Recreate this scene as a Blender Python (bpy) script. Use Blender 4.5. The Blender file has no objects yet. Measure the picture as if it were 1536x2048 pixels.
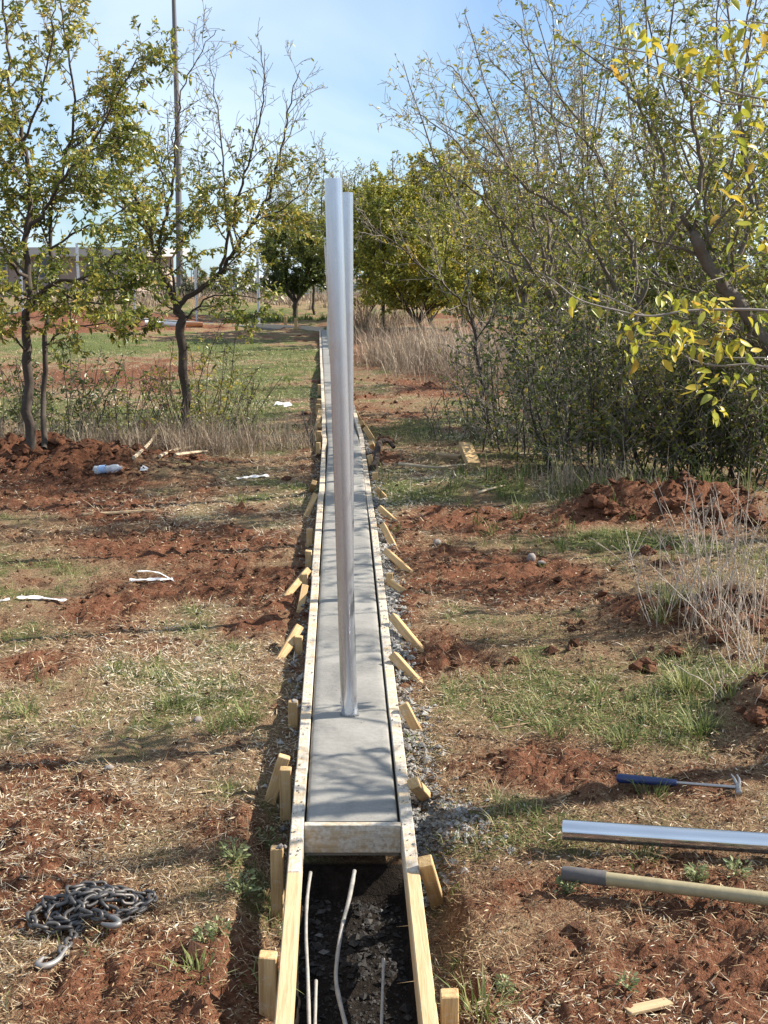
import bpy, math, random
import numpy as np
from mathutils import Vector, Matrix

random.seed(7)
RNG = np.random.default_rng(7)
SC = bpy.context.scene
COL = SC.collection

# ------------------------------------------------------------------ camera
F_PX = 2700.0
PITCH = math.atan((1024 - 510) / F_PX)
EYE = 1.649
cam_d = bpy.data.cameras.new('camera')
cam = bpy.data.objects.new('camera', cam_d)
COL.objects.link(cam)
cam.location = (0, 0, EYE)
cam.rotation_euler = (math.pi / 2 - PITCH, 0, 0)
cam_d.sensor_fit = 'VERTICAL'
cam_d.sensor_height = 24
cam_d.lens = 24 * F_PX / 2048
cam_d.clip_start = 0.05
cam_d.clip_end = 8000
SC.camera = cam

# ------------------------------------------------------------------ light
SUN_EL = math.radians(37)
SUN_AZ = math.radians(13)          # to the right of the view and a little beyond
sun_d = bpy.data.lights.new('sun', 'SUN')
sun = bpy.data.objects.new('sun', sun_d)
COL.objects.link(sun)
sdir = Vector((math.cos(SUN_AZ) * math.cos(SUN_EL), math.sin(SUN_AZ) * math.cos(SUN_EL), math.sin(SUN_EL)))
sun.rotation_euler = (-sdir).to_track_quat('-Z', 'Y').to_euler()
sun.location = sdir * 40
sun_d.energy = 5.0
sun_d.angle = math.radians(0.5)
sun_d.color = (1.0, 0.93, 0.82)

W = bpy.data.worlds.new('World')
SC.world = W
W.use_nodes = True
nt = W.node_tree
nt.nodes.clear()
wo = nt.nodes.new('ShaderNodeOutputWorld')
bg = nt.nodes.new('ShaderNodeBackground')
sky = nt.nodes.new('ShaderNodeTexSky')
sky.sky_type = 'NISHITA'
sky.sun_disc = False
sky.sun_elevation = SUN_EL
sky.sun_rotation = math.pi / 2 - SUN_AZ
sky.altitude = 0
sky.air_density = 1.0
sky.dust_density = 0.0
sky.ozone_density = 5.0
tc = nt.nodes.new('ShaderNodeTexCoord')
# thin wind-drawn cloud: noise on a plane high above (direction divided by its height)
sep = nt.nodes.new('ShaderNodeSeparateXYZ')
nt.links.new(tc.outputs['Generated'], sep.inputs[0])
zadd = nt.nodes.new('ShaderNodeMath'); zadd.operation = 'ADD'; zadd.inputs[1].default_value = 0.10
zmax = nt.nodes.new('ShaderNodeMath'); zmax.operation = 'MAXIMUM'; zmax.inputs[1].default_value = 0.02
nt.links.new(sep.outputs['Z'], zmax.inputs[0]); nt.links.new(zmax.outputs[0], zadd.inputs[0])
dx = nt.nodes.new('ShaderNodeMath'); dx.operation = 'DIVIDE'
dy = nt.nodes.new('ShaderNodeMath'); dy.operation = 'DIVIDE'
nt.links.new(sep.outputs['X'], dx.inputs[0]); nt.links.new(zadd.outputs[0], dx.inputs[1])
nt.links.new(sep.outputs['Y'], dy.inputs[0]); nt.links.new(zadd.outputs[0], dy.inputs[1])
comb = nt.nodes.new('ShaderNodeCombineXYZ')
nt.links.new(dx.outputs[0], comb.inputs[0]); nt.links.new(dy.outputs[0], comb.inputs[1])
mp = nt.nodes.new('ShaderNodeMapping')
mp.inputs['Rotation'].default_value = (0, 0, math.radians(33))
mp.inputs['Scale'].default_value = (0.85, 0.27, 1)
mp.inputs['Location'].default_value = (1.3, 0.4, 0)
nt.links.new(comb.outputs[0], mp.inputs['Vector'])
cn = nt.nodes.new('ShaderNodeTexNoise')
cn.inputs['Scale'].default_value = 1.0
cn.inputs['Detail'].default_value = 5
cn.inputs['Roughness'].default_value = 0.45
cn.inputs['Distortion'].default_value = 0.5
nt.links.new(mp.outputs[0], cn.inputs['Vector'])
cr = nt.nodes.new('ShaderNodeMapRange')
cr.interpolation_type = 'SMOOTHSTEP'
cr.inputs['From Min'].default_value = 0.14
cr.inputs['From Max'].default_value = 0.70
cr.inputs['To Max'].default_value = 0.86
nt.links.new(cn.outputs['Fac'], cr.inputs['Value'])
tint = nt.nodes.new('ShaderNodeMix'); tint.data_type = 'RGBA'; tint.blend_type = 'MULTIPLY'
tint.inputs['Factor'].default_value = 1.0
tint.inputs['B'].default_value = (0.62, 0.90, 1.13, 1)
nt.links.new(sky.outputs[0], tint.inputs['A'])
cm = nt.nodes.new('ShaderNodeMix'); cm.data_type = 'RGBA'
cm.inputs['B'].default_value = (7.6, 8.9, 10.4, 1)
nt.links.new(tint.outputs['Result'], cm.inputs['A'])
nt.links.new(cr.outputs[0], cm.inputs['Factor'])
nt.links.new(cm.outputs['Result'], bg.inputs['Color'])
bg.inputs['Strength'].default_value = 0.055
nt.links.new(bg.outputs[0], wo.inputs['Surface'])

SC.view_settings.view_transform = 'Standard'
SC.view_settings.look = 'None'
SC.view_settings.exposure = 1.22
SC.view_settings.gamma = 1.0
SC.view_settings.use_curve_mapping = False
SC.cycles.max_bounces = 6
SC.cycles.diffuse_bounces = 3
SC.cycles.transparent_max_bounces = 8

# ------------------------------------------------------------------ photo measurements -> places in the world
CT, ST = math.cos(PITCH), math.sin(PITCH)


def ray(x, y):
    u = (x - 768) / F_PX
    v = (1024 - y) / F_PX
    return Vector((u, CT + v * ST, -ST + v * CT))


def at(x, y, Y):
    """the point seen at (x, y) of the photograph that lies Y metres ahead"""
    d = ray(x, y)
    return Vector((0, 0, EYE)) + d * (Y / d.y)


S1 = 545.0
Z1 = F_PX / S1
prof = [(0.605, 2048)]
_y = [1425, 1197, 1057, 961, 893, 860, 836, 808.6, 785, 764, 744, 726, 711, 698, 686, 676, 667, 660]
for _i, _yy in enumerate(_y):
    prof.append((1 + .312 * _i, _yy))
PY, PZ, PX = [], [], []
for D, yy in prof:
    v = (1024 - yy) / F_PX
    PY.append(D * Z1 * (CT + v * ST))
    PZ.append(EYE + D * Z1 * (-ST + v * CT))
    xx = (-68 - 88 * (D - 1)) if D < 2.3 else (-182.4 - 133 * (D - 2.3))
    PX.append(xx / S1)
sl = (PZ[1] - PZ[0]) / (PY[1] - PY[0])
slx = (PX[1] - PX[0]) / (PY[1] - PY[0])
PY = np.array([PY[0] - 4.0] + PY + [56, 450, 5000])
PZ = np.array([PZ[0] - 4.0 * sl] + PZ + [PZ[-1] + .02, PZ[-1] - 12.5, PZ[-1] - 75])
PX = np.array([PX[0] - 4.0 * slx] + PX + [PX[-1] + (PX[-1] - PX[-2]) / 1.54 * 26, PX[-1] - 40, PX[-1] - 40])
POST_Y = PY[2:20].copy()
CORNER_Y = float(POST_Y[-1]) + 0.1


def zs(y):
    return np.interp(y, PY, PZ)


def xc(y):
    return np.interp(y, PY, PX)


HW = 0.145          # half the inside width of the forms
BW = 0.038          # thickness of a form board
END_Y = at(704, 1646, 1).y  # replaced below
_d = ray(704, 1646)
END_Y = float(np.interp(0.812, [p[0] for p in prof], PY[1:1 + len(prof)]))


# ------------------------------------------------------------------ noise
def vnoise(x, y, seed=0):
    x = np.asarray(x, float); y = np.asarray(y, float)
    ix = np.floor(x).astype(np.int64); iy = np.floor(y).astype(np.int64)
    fx = x - ix; fy = y - iy
    fx = fx * fx * (3 - 2 * fx); fy = fy * fy * (3 - 2 * fy)

    def h(a, b):
        n = (a * 374761393 + b * 668265263 + seed * 974711) & 0xffffffff
        n = ((n ^ (n >> 13)) * 1274126177) & 0xffffffff
        return ((n ^ (n >> 16)) & 0xffff) / 65535.0
    a = h(ix, iy); b = h(ix + 1, iy); c = h(ix, iy + 1); d = h(ix + 1, iy + 1)
    return (a + (b - a) * fx) * (1 - fy) + (c + (d - c) * fx) * fy - .5


def fbm(x, y, octv=4, seed=0, gain=.5):
    s = 0; a = 1
    for o in range(octv):
        s = s + a * vnoise(x * 2 ** o + 17.3 * o, y * 2 ** o - 9.1 * o, seed + o)
        a *= gain
    return s


def sstep(a, b, t):
    t = np.clip((t - a) / (b - a), 0, 1)
    return t * t * (3 - 2 * t)


def gauss(x, y, cx, cy, rx, ry, rot=0):
    c, s = math.cos(rot), math.sin(rot)
    u = ((x - cx) * c + (y - cy) * s) / rx
    w = (-(x - cx) * s + (y - cy) * c) / ry
    return np.exp(-(u * u + w * w))


def flat_pt(x, y):
    """photo point dropped on the smooth strip profile"""
    d = ray(x, y)
    lo, hi = 1.0, 300.0
    for _ in range(50):
        m = (lo + hi) / 2
        z = EYE + d.z * (m / d.y)
        if z > float(zs(m)) - .08:
            lo = m
        else:
            hi = m
    return d.x * lo / d.y, lo


# bare earth (negative) and grass (positive) patches: photo x, y, half sizes, weight
ZONES = [(120, 930, 190, 38, -.9), (230, 1000, 260, 30, -.5), (330, 1075, 270, 28, -.55), (420, 1175, 230, 16, -.5),
         (90, 1310, 130, 40, -.5), (300, 1600, 260, 40, -.35), (470, 1640, 110, 60, -.5), (250, 1960, 330, 130, -.65), (255, 745, 110, 42, -1.0),
         (400, 645, 260, 12, -.8), (150, 640, 150, 16, -.7),
         (820, 700, 110, 38, -1.0), (830, 770, 100, 25, -.3), (900, 1060, 180, 28, -.6), (1040, 1160, 260, 36, -.5), (1350, 1270, 200, 50, -.8),
         (1300, 1030, 190, 32, -.9), (1060, 1545, 230, 55, -.6), (1480, 1480, 90, 60, -.6), (1200, 1900, 420, 170, -.8), (1010, 975, 170, 22, -.6),
         (200, 690, 230, 22, 1.1), (500, 740, 150, 60, 1.0), (450, 830, 200, 45, .8), (100, 800, 160, 40, .6), (440, 940, 150, 22, .55),
         (250, 1425, 270, 60, .35), (480, 1430, 90, 50, .3), (150, 1130, 170, 20, .2), (400, 1130, 200, 18, .2),
         (1150, 1085, 230, 26, .9), (1150, 985, 330, 32, .8), (880, 955, 90, 20, .6), (800, 860, 90, 45, .5),
         (1230, 1450, 290, 55, .65), (1370, 1200, 70, 35, .6), (1380, 1370, 70, 50, .7), (950, 1400, 110, 50, .25), (960, 1000, 140, 18, .4),
         (1180, 1700, 130, 25, .2), (480, 1710, 70, 24, .3), (560, 640, 130, 12, 1.0)]
ZW = []
for (zx, zy, rx, ry, wt) in ZONES:
    cx, cy = flat_pt(zx, zy)
    ex, _ = flat_pt(zx + rx, zy)
    _, y0 = flat_pt(zx, zy + ry)
    _, y1 = flat_pt(zx, zy - ry)
    ZW.append((cx, cy, max(ex - cx, .05), (y1 - y0) / 2, wt))


def grass_mask(x, y):
    g = .40 + 1.05 * fbm(x * .9, y * .55, 3, 40) + 1.0 * fbm(x * 3.1, y * 3.1, 4, 50)
    for cx, cy, rx, ry, wt in ZW:
        g = g + wt * gauss(x, y, cx, cy, rx, ry)
    g = np.where(y > 40, g + .3, g)
    return np.clip(g, -.5, 1.3)


MOUNDS = []


def mound(px, py, rx, ry, h, rot=0):
    cx, cy = flat_pt(px, py)
    MOUNDS.append((cx, cy, rx, ry, h, rot))


mound(70, 925, 1.0, .45, .20)
mound(220, 945, .55, .35, .10)
mound(1340, 1030, .55, .22, .13, .1)
mound(1210, 1035, .25, .16, .10)
mound(1470, 1042, .5, .25, .14)
mound(1450, 1270, .45, .25, .13)
mound(1300, 1235, .3, .12, .05)
mound(1536, 1470, .16, .3, .18)
mound(1130, 1330, .3, .12, .04)
mound(1480, 1330, .3, .2, .08)
mound(430, 620, 1.3, .7, .45)
mound(150, 640, 2.5, 1.2, .25)
mound(800, 705, 1.3, .8, .12)
mound(1000, 985, .7, .3, .07)


def gz(x, y, fine=True):
    x = np.asarray(x, float); y = np.asarray(y, float)
    rel = x - xc(y)
    base = zs(y) - .07
    far = sstep(12, 40, y)
    h = base + .05 * fbm(x * .55, y * .55, 3, 3) * (1 + 2 * far)
    # left ground lies lower than the right
    h = h - .035 * sstep(-.1, -.5, rel) * (1 - far)
    for cx, cy, rx, ry, hh, rot in MOUNDS:
        h = h + hh * gauss(x, y, cx, cy, rx, ry, rot)
    if fine:
        g = grass_mask(x, y)
        bare = 1 - sstep(-.1, .5, g)
        n1 = np.abs(vnoise(x * 9, y * 9, 11)) + .6 * np.abs(vnoise(x * 21, y * 21, 12)) + .4 * np.abs(vnoise(x * 47, y * 47, 13))
        h = h + (.030 + .05 * bare) * (n1 - .25) * (1 + .8 * far)
        h = h + .008 * fbm(x * 14, y * 14, 2, 14)
        for cx, cy, rx, ry, hh, rot in MOUNDS:
            h = h + hh * .9 * gauss(x, y, cx, cy, rx, ry, rot) * (np.abs(vnoise(x * 6, y * 6, 21)) + .7 * np.abs(vnoise(x * 17, y * 17, 22)) - .3)
    # dug edges beside the forms
    near = sstep(4.5, 3.9, y)
    dl = sstep(-.36, -.22, rel) * sstep(-.14, -.17, rel)
    dr = sstep(.32, .22, rel) * sstep(.14, .17, rel)
    wob = 1 + .9 * fbm(x * 2.2, y * 2.2, 2, 31)
    h = h - (.03 + .065 * near) * dl * wob - (.012 + .06 * near) * dr * wob
    inside = sstep(.175, .15, np.abs(rel))
    trench = inside * sstep(END_Y + .03, END_Y - .02, y) * sstep(-1, 0, y)
    tz = zs(y) - .235 + .03 * fbm(x * 9, y * 9, 3, 33)
    h = h * (1 - trench) + tz * trench
    under = inside * sstep(END_Y - .02, END_Y + .03, y) * sstep(CORNER_Y + .4, CORNER_Y + .2, y)
    h = h * (1 - under) + (zs(y) - .15) * under
    return h


def gp(x, y, Y0=1.0, Y1=120.0):
    d = ray(x, y)
    lo, hi = Y0, Y1
    for _ in range(44):
        m = (lo + hi) / 2
        z = EYE + d.z * (m / d.y)
        if z > float(gz(d.x * m / d.y, m, False)):
            lo = m
        else:
            hi = m
    X = d.x * lo / d.y
    return Vector((X, lo, float(gz(X, lo))))


# ------------------------------------------------------------------ object helpers
def link(o, parent=None):
    COL.objects.link(o)
    if parent is not None:
        o.parent = parent
    return o


def tag(o, label=None, cat=None, group=None, kind=None):
    if label: o['label'] = label
    if cat: o['category'] = cat
    if group: o['group'] = group
    if kind: o['kind'] = kind
    return o


def empty(name, loc=(0, 0, 0)):
    o = bpy.data.objects.new(name, None)
    o.empty_display_size = .1
    o.location = loc
    return link(o)


def mk_mesh(name, V, quads=None, tris=None, mats=(), smooth=False, attrs=None, polys=None):
    V = np.asarray(V, np.float32).reshape(-1, 3)
    me = bpy.data.meshes.new(name)
    idx = []; start = []; n = 0
    for arr, k in ((quads, 4), (tris, 3)):
        if arr is not None and len(arr):
            a = np.asarray(arr, np.int32).reshape(-1, k)
            idx.append(a.ravel())
            start.append(np.arange(len(a), dtype=np.int32) * k + n)
            n += a.size
    if polys:
        for p in polys:
            idx.append(np.array(p, np.int32)); start.append(np.array([n], np.int32)); n += len(p)
    idx = np.concatenate(idx); start = np.concatenate(start)
    me.vertices.add(len(V)); me.vertices.foreach_set('co', V.ravel())
    me.loops.add(len(idx)); me.loops.foreach_set('vertex_index', idx)
    me.polygons.add(len(start)); me.polygons.foreach_set('loop_start', start)
    if attrs:
        for an, (dom, val) in attrs.items():
            at_ = me.attributes.new(an, 'FLOAT', dom)
            at_.data.foreach_set('value', np.asarray(val, np.float32).ravel())
    me.update(calc_edges=True)
    me.validate()
    for m in mats:
        me.materials.append(m)
    if smooth:
        me.shade_smooth()
    else:
        me.shade_flat()
    return me


def mobj(name, me, parent=None, loc=None, mat_world=None):
    o = bpy.data.objects.new(name, me)
    link(o, parent)
    if loc is not None:
        o.location = loc
    if mat_world is not None:
        o.matrix_world = mat_world
    return o


# ------------------------------------------------------------------ materials
def mat(name, rough=.8, spec=.3):
    m = bpy.data.materials.new(name)
    m.use_nodes = True
    n = m.node_tree.nodes; l = m.node_tree.links
    b = n['Principled BSDF']
    b.inputs['Roughness'].default_value = rough
    b.inputs['Specular IOR Level'].default_value = spec
    return m, n, l, b


def ramp(n, cols):
    r = n.new('ShaderNodeValToRGB')
    e = r.color_ramp.elements
    while len(e) > 1:
        e.remove(e[-1])
    e[0].position = cols[0][0]; e[0].color = (*cols[0][1], 1)
    for p, c in cols[1:]:
        q = e.new(p); q.color = (*c, 1)
    return r


def noise(n, l, vec, scale, detail=4, rough=.55, dist=0):
    t = n.new('ShaderNodeTexNoise')
    t.inputs['Scale'].default_value = scale
    t.inputs['Detail'].default_value = detail
    t.inputs['Roughness'].default_value = rough
    t.inputs['Distortion'].default_value = dist
    if vec is not None:
        l.new(vec, t.inputs['Vector'])
    return t


def mixc(n, l, fac, a, b, mode='MIX'):
    x = n.new('ShaderNodeMix'); x.data_type = 'RGBA'; x.blend_type = mode
    for s, k in ((fac, 'Factor'), (a, 'A'), (b, 'B')):
        if isinstance(s, (int, float)):
            x.inputs[k].default_value = s
        elif isinstance(s, tuple):
            x.inputs[k].default_value = (*s, 1)
        else:
            l.new(s, x.inputs[k])
    return x.outputs['Result']


def mrange(n, l, v, a, b, c=0, d=1):
    r = n.new('ShaderNodeMapRange')
    r.inputs['From Min'].default_value = a; r.inputs['From Max'].default_value = b
    r.inputs['To Min'].default_value = c; r.inputs['To Max'].default_value = d
    l.new(v, r.inputs['Value'])
    return r.outputs[0]


def bump(n, l, b, h, strength=.5, dist=.01):
    bp = n.new('ShaderNodeBump')
    bp.inputs['Strength'].default_value = strength
    bp.inputs['Distance'].default_value = dist
    l.new(h, bp.inputs['Height'])
    l.new(bp.outputs[0], b.inputs['Normal'])


def tex(n, kind='Object'):
    t = n.new('ShaderNodeTexCoord')
    return t.outputs[kind]


def attr(n, name):
    a = n.new('ShaderNodeAttribute'); a.attribute_name = name
    return a.outputs['Fac']


def m_ground():
    m, n, l, b = mat('ground_earth', .95, .1)
    v = tex(n)
    n1 = noise(n, l, v, 2.2, 6)
    n2 = noise(n, l, v, 38, 5, .7)
    n3 = noise(n, l, v, 140, 3, .7)
    red = ramp(n, [(.25, (.074, .031, .018)), (.5, (.165, .070, .038)), (.72, (.25, .122, .072)), (.9, (.34, .21, .135))])
    l.new(n2.outputs['Fac'], red.inputs[0])
    straw = ramp(n, [(.3, (.11, .062, .036)), (.5, (.235, .155, .090)), (.75, (.42, .32, .20))])
    l.new(n3.outputs['Fac'], straw.inputs[0])
    green = ramp(n, [(.3, (.05, .065, .02)), (.6, (.13, .15, .05)), (.8, (.24, .23, .10))])
    l.new(n3.outputs['Fac'], green.inputs[0])
    g = attr(n, 'grass')
    add = n.new('ShaderNodeMath'); add.operation = 'ADD'
    l.new(g, add.inputs[0])
    l.new(mrange(n, l, n2.outputs['Fac'], .3, .7, -.35, .35), add.inputs[1])
    c1 = mixc(n, l, mrange(n, l, add.outputs[0], .0, .55), red.outputs[0], straw.outputs[0])
    c2 = mixc(n, l, mrange(n, l, add.outputs[0], .55, 1.05), c1, green.outputs[0])
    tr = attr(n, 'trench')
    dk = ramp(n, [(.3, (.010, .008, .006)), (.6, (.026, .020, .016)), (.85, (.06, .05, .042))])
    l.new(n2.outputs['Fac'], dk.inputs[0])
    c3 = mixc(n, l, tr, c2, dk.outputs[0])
    l.new(c3, b.inputs['Base Color'])
    hs = n.new('ShaderNodeMath'); hs.operation = 'ADD'
    l.new(n2.outputs['Fac'], hs.inputs[0]); l.new(n3.outputs['Fac'], hs.inputs[1])
    bump(n, l, b, hs.outputs[0], .9, .02)
    return m


def m_tint(name, cols, rough=.8, spec=.2, trans=0.0, bumpy=False):
    """colour picked per piece by the mesh attribute 'tint'"""
    m, n, l, b = mat(name, rough, spec)
    r = ramp(n, cols)
    l.new(attr(n, 'tint'), r.inputs[0])
    l.new(r.outputs[0], b.inputs['Base Color'])
    if bumpy:
        nn = noise(n, l, tex(n), 160, 4, .7)
        c = mixc(n, l, mrange(n, l, nn.outputs['Fac'], .3, .7, .0, .6), r.outputs[0], (.05, .035, .025), 'MULTIPLY')
        l.new(c, b.inputs['Base Color'])
        bump(n, l, b, nn.outputs['Fac'], .7, .01)
    if trans > 0:
        t = n.new('ShaderNodeBsdfTranslucent')
        l.new(r.outputs[0], t.inputs['Color'])
        mx = n.new('ShaderNodeMixShader'); mx.inputs[0].default_value = trans
        l.new(b.outputs[0], mx.inputs[1]); l.new(t.outputs[0], mx.inputs[2])
        l.new(mx.outputs[0], n['Material Output'].inputs['Surface'])
    return m


def m_wood(name, base, dark, smear=0.0, wet=False):
    m, n, l, b = mat(name, .75, .25)
    v = tex(n)
    mp = n.new('ShaderNodeMapping'); mp.inputs['Scale'].default_value = (1, 1, .06)
    l.new(v, mp.inputs['Vector'])
    oi = n.new('ShaderNodeObjectInfo')
    off = n.new('ShaderNodeVectorMath'); off.operation = 'ADD'
    l.new(mp.outputs[0], off.inputs[0])
    cmb = n.new('ShaderNodeCombineXYZ')
    mul = n.new('ShaderNodeMath'); mul.operation = 'MULTIPLY'; mul.inputs[1].default_value = 40
    l.new(oi.outputs['Random'], mul.inputs[0]); l.new(mul.outputs[0], cmb.inputs[0]); l.new(mul.outputs[0], cmb.inputs[2])
    l.new(cmb.outputs[0], off.inputs[1])
    g = noise(n, l, off.outputs[0], 95, 4, .65, .6)
    k = noise(n, l, off.outputs[0], 18, 3, .5)
    r = ramp(n, [(.3, dark), (.55, base), (.8, tuple(min(1, c * 1.2) for c in base))])
    l.new(g.outputs['Fac'], r.inputs[0])
    c = mixc(n, l, mrange(n, l, k.outputs['Fac'], .35, .7, 0, .45), r.outputs[0], dark)
    c = mixc(n, l, mrange(n, l, oi.outputs['Random'], 0, 1, 0, .35), c, (.42, .27, .12))
    if smear > 0:
        s1 = noise(n, l, v, 16, 6, .65)
        s2 = noise(n, l, v, 70, 4, .65)
        ad = n.new('ShaderNodeMath'); ad.operation = 'ADD'
        l.new(s1.outputs['Fac'], ad.inputs[0])
        l.new(mrange(n, l, s2.outputs['Fac'], 0, 1, -.22, .22), ad.inputs[1])
        cem = ramp(n, [(.3, (.20, .185, .165)), (.5, (.44, .405, .355)), (.8, (.60, .56, .49))])
        l.new(s2.outputs['Fac'], cem.inputs[0])
        c = mixc(n, l, mrange(n, l, ad.outputs[0],   .62 - smear * .5, .80 - smear * .5, 0, .85), c, cem.outputs[0])
        mpd = n.new('ShaderNodeMapping'); mpd.inputs['Scale'].default_value = (1, 1, .4)
        l.new(v, mpd.inputs['Vector'])
        dkn = noise(n, l, mpd.outputs[0], 38, 6, .7)
        c = mixc(n, l, mrange(n, l, dkn.outputs['Fac'], .70, .80, 0, .5), c, (.06, .055, .05))
    l.new(c, b.inputs['Base Color'])
    bump(n, l, b, g.outputs['Fac'], .5, .004)
    return m


def m_concrete():
    m, n, l, b = mat('wet_concrete', .62, .35)
    v = tex(n)
    a1 = noise(n, l, v, 3.4, 7, .66, .6)
    a2 = noise(n, l, v, 60, 4, .7)
    mp = n.new('ShaderNodeMapping'); mp.inputs['Scale'].default_value = (6, 70, 10)
    l.new(v, mp.inputs['Vector'])
    a3 = noise(n, l, mp.outputs[0], 1.0, 4, .6)
    r = ramp(n, [(.3, (.115, .108, .098)), (.48, (.185, .176, .158)), (.62, (.230, .218, .196)), (.75, (.265, .252, .226))])
    l.new(a1.outputs['Fac'], r.inputs[0])
    c = mixc(n, l, mrange(n, l, a2.outputs['Fac'], .3, .75, 0, .25), r.outputs[0], (.40, .385, .35))
    c = mixc(n, l, mrange(n, l, a3.outputs['Fac'], .55, .75, 0, .25), c, (.17, .155, .14))
    pit = n.new('ShaderNodeTexVoronoi'); pit.inputs['Scale'].default_value = 42
    l.new(v, pit.inputs['Vector'])
    pn = noise(n, l, v, 4.5, 2)
    pm = n.new('ShaderNodeMath'); pm.operation = 'LESS_THAN'
    l.new(pit.outputs['Distance'], pm.inputs[0])
    l.new(mrange(n, l, pn.outputs['Fac'], .52, .75, 0, .2), pm.inputs[1])
    c = mixc(n, l, pm.outputs[0], c, (.06, .055, .05))
    l.new(c, b.inputs['Base Color'])
    sm = n.new('ShaderNodeMath'); sm.operation = 'ADD'
    l.new(a2.outputs['Fac'], sm.inputs[0]); l.new(a3.outputs['Fac'], sm.inputs[1])
    bump(n, l, b, sm.outputs[0], .35, .004)
    l.new(mrange(n, l, a1.outputs['Fac'], .3, .7, .5, .75), b.inputs['Roughness'])
    return m


def m_metal(name, col, rough=.3, spang=.25, metallic=1.0):
    m, n, l, b = mat(name, rough, .5)
    b.inputs['Metallic'].default_value = metallic
    v = tex(n)
    mp = n.new('ShaderNodeMapping'); mp.inputs['Scale'].default_value = (1, 1, .12)
    l.new(v, mp.inputs['Vector'])
    a = noise(n, l, mp.outputs[0], 60, 4, .6)
    s = noise(n, l, v, 22, 5, .7)
    c = mixc(n, l, mrange(n, l, a.outputs['Fac'], .35, .7, 0, spang), col, tuple(x * .55 for x in col))
    c = mixc(n, l, mrange(n, l, s.outputs['Fac'], .60, .75, 0, .12), c, (.75, .76, .78))
    l.new(c, b.inputs['Base Color'])
    l.new(mrange(n, l, s.outputs['Fac'], .3, .7, rough * .9, rough * 1.2), b.inputs['Roughness'])
    bump(n, l, b, a.outputs['Fac'], .05, .002)
    return m


def m_plain(name, col, rough=.6, spec=.4, var=.35, scale=30, bstr=.2):
    m, n, l, b = mat(name, rough, spec)
    a = noise(n, l, tex(n), scale, 5, .65)
    c = mixc(n, l, mrange(n, l, a.outputs['Fac'], .3, .7, 0, var), col, tuple(x * .45 for x in col))
    l.new(c, b.inputs['Base Color'])
    if bstr:
        bump(n, l, b, a.outputs['Fac'], bstr, .004)
    return m


M = {}
M['ground'] = m_ground()
M['straw'] = m_tint('dry_straw', [(0, (.085, .042, .024)), (.30, (.19, .105, .055)), (.55, (.36, .25, .14)), (.8, (.54, .43, .27)), (1, (.66, .60, .48))], .8, .25, .15)
M['grass'] = m_tint('grass_blade', [(0, (.06, .085, .022)), (.35, (.12, .155, .042)), (.65, (.22, .235, .08)), (1, (.46, .40, .21))], .6, .3, .3)
M['clod'] = m_tint('red_clod', [(0, (.055, .025, .015)), (.5, (.120, .056, .032)), (1, (.21, .115, .07))], .95, .1, 0, True)
M['spill'] = m_tint('concrete_crumb', [(0, (.20, .195, .185)), (.5, (.36, .35, .325)), (1, (.54, .52, .49))], .85, .2, 0, True)
M['bark'] = m_plain('grey_bark', (.165, .138, .112), .9, .15, .6, 45, .8)
M['bark_dark'] = m_plain('dark_bark', (.085, .068, .056), .9, .15, .6, 45, .8)
M['twig'] = m_plain('pale_twig', (.30, .26, .22), .8, .25, .5, 20, 0)
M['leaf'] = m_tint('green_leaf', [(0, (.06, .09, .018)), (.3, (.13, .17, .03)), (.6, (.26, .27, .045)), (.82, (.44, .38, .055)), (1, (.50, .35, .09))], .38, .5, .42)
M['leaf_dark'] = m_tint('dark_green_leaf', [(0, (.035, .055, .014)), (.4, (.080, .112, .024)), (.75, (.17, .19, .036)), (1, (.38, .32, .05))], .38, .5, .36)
M['leaf_yellow'] = m_tint('yellow_leaf', [(0, (.16, .20, .03)), (.35, (.33, .30, .035)), (.7, (.50, .38, .04)), (.9, (.52, .27, .04)), (1, (.30, .15, .05))], .45, .4, .38)
M['leaf_far'] = m_tint('olive_leaf', [(0, (.09, .12, .028)), (.35, (.24, .27, .05)), (.7, (.46, .42, .07)), (1, (.64, .50, .08))], .5, .4, .45)
M['leaf_haze'] = m_tint('hazed_far_leaf', [(0, (.08, .09, .055)), (.5, (.15, .155, .09)), (1, (.25, .23, .14))], .8, .2, .25)  # paler grey green: distance haze is put into the leaf colour
M['dead'] = m_tint('dead_stalk', [(0, (.15, .105, .07)), (.5, (.31, .24, .17)), (1, (.50, .42, .33))], .85, .15, .15)
M['pine'] = m_wood('pine_stake', (.55, .38, .19), (.31, .18, .075), .10)
M['board'] = m_wood('pine_form_board', (.50, .39, .24), (.37, .26, .14))
M['board_smear'] = m_wood('cement_smeared_board', (.56, .44, .28), (.36, .25, .14), .55)
M['board_end'] = m_wood('cement_stained_board', (.42, .35, .25), (.28, .21, .13), .50)
M['weathered'] = m_wood('weathered_wood', (.42, .32, .20), (.20, .13, .08))
M['concrete'] = m_concrete()
M['galv'] = m_metal('galvanized_steel', (.56, .61, .69), .22, .2, .78)
M['galv_lying'] = m_metal('bright_galvanized_steel', (.60, .64, .70), .16, .22, .96)
M['rod'] = m_plain('mud_crusted_rod', (.33, .31, .28), .6, .4, .6, 60, .4)
M['chain'] = m_metal('worn_chain_steel', (.115, .105, .098), .5, .5, .6)
M['hook'] = m_metal('forged_hook_steel', (.27, .25, .235), .5, .45, .6)
M['blue_grip'] = m_plain('blue_vinyl_grip', (.012, .030, .11), .4, .5, .4, 60, .1)
M['steel'] = m_metal('hammer_steel', (.34, .33, .33), .35, .4)
M['yellow_tube'] = m_plain('scuffed_yellow_fibreglass', (.34, .285, .165), .5, .4, .5, 34, .2)
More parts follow.
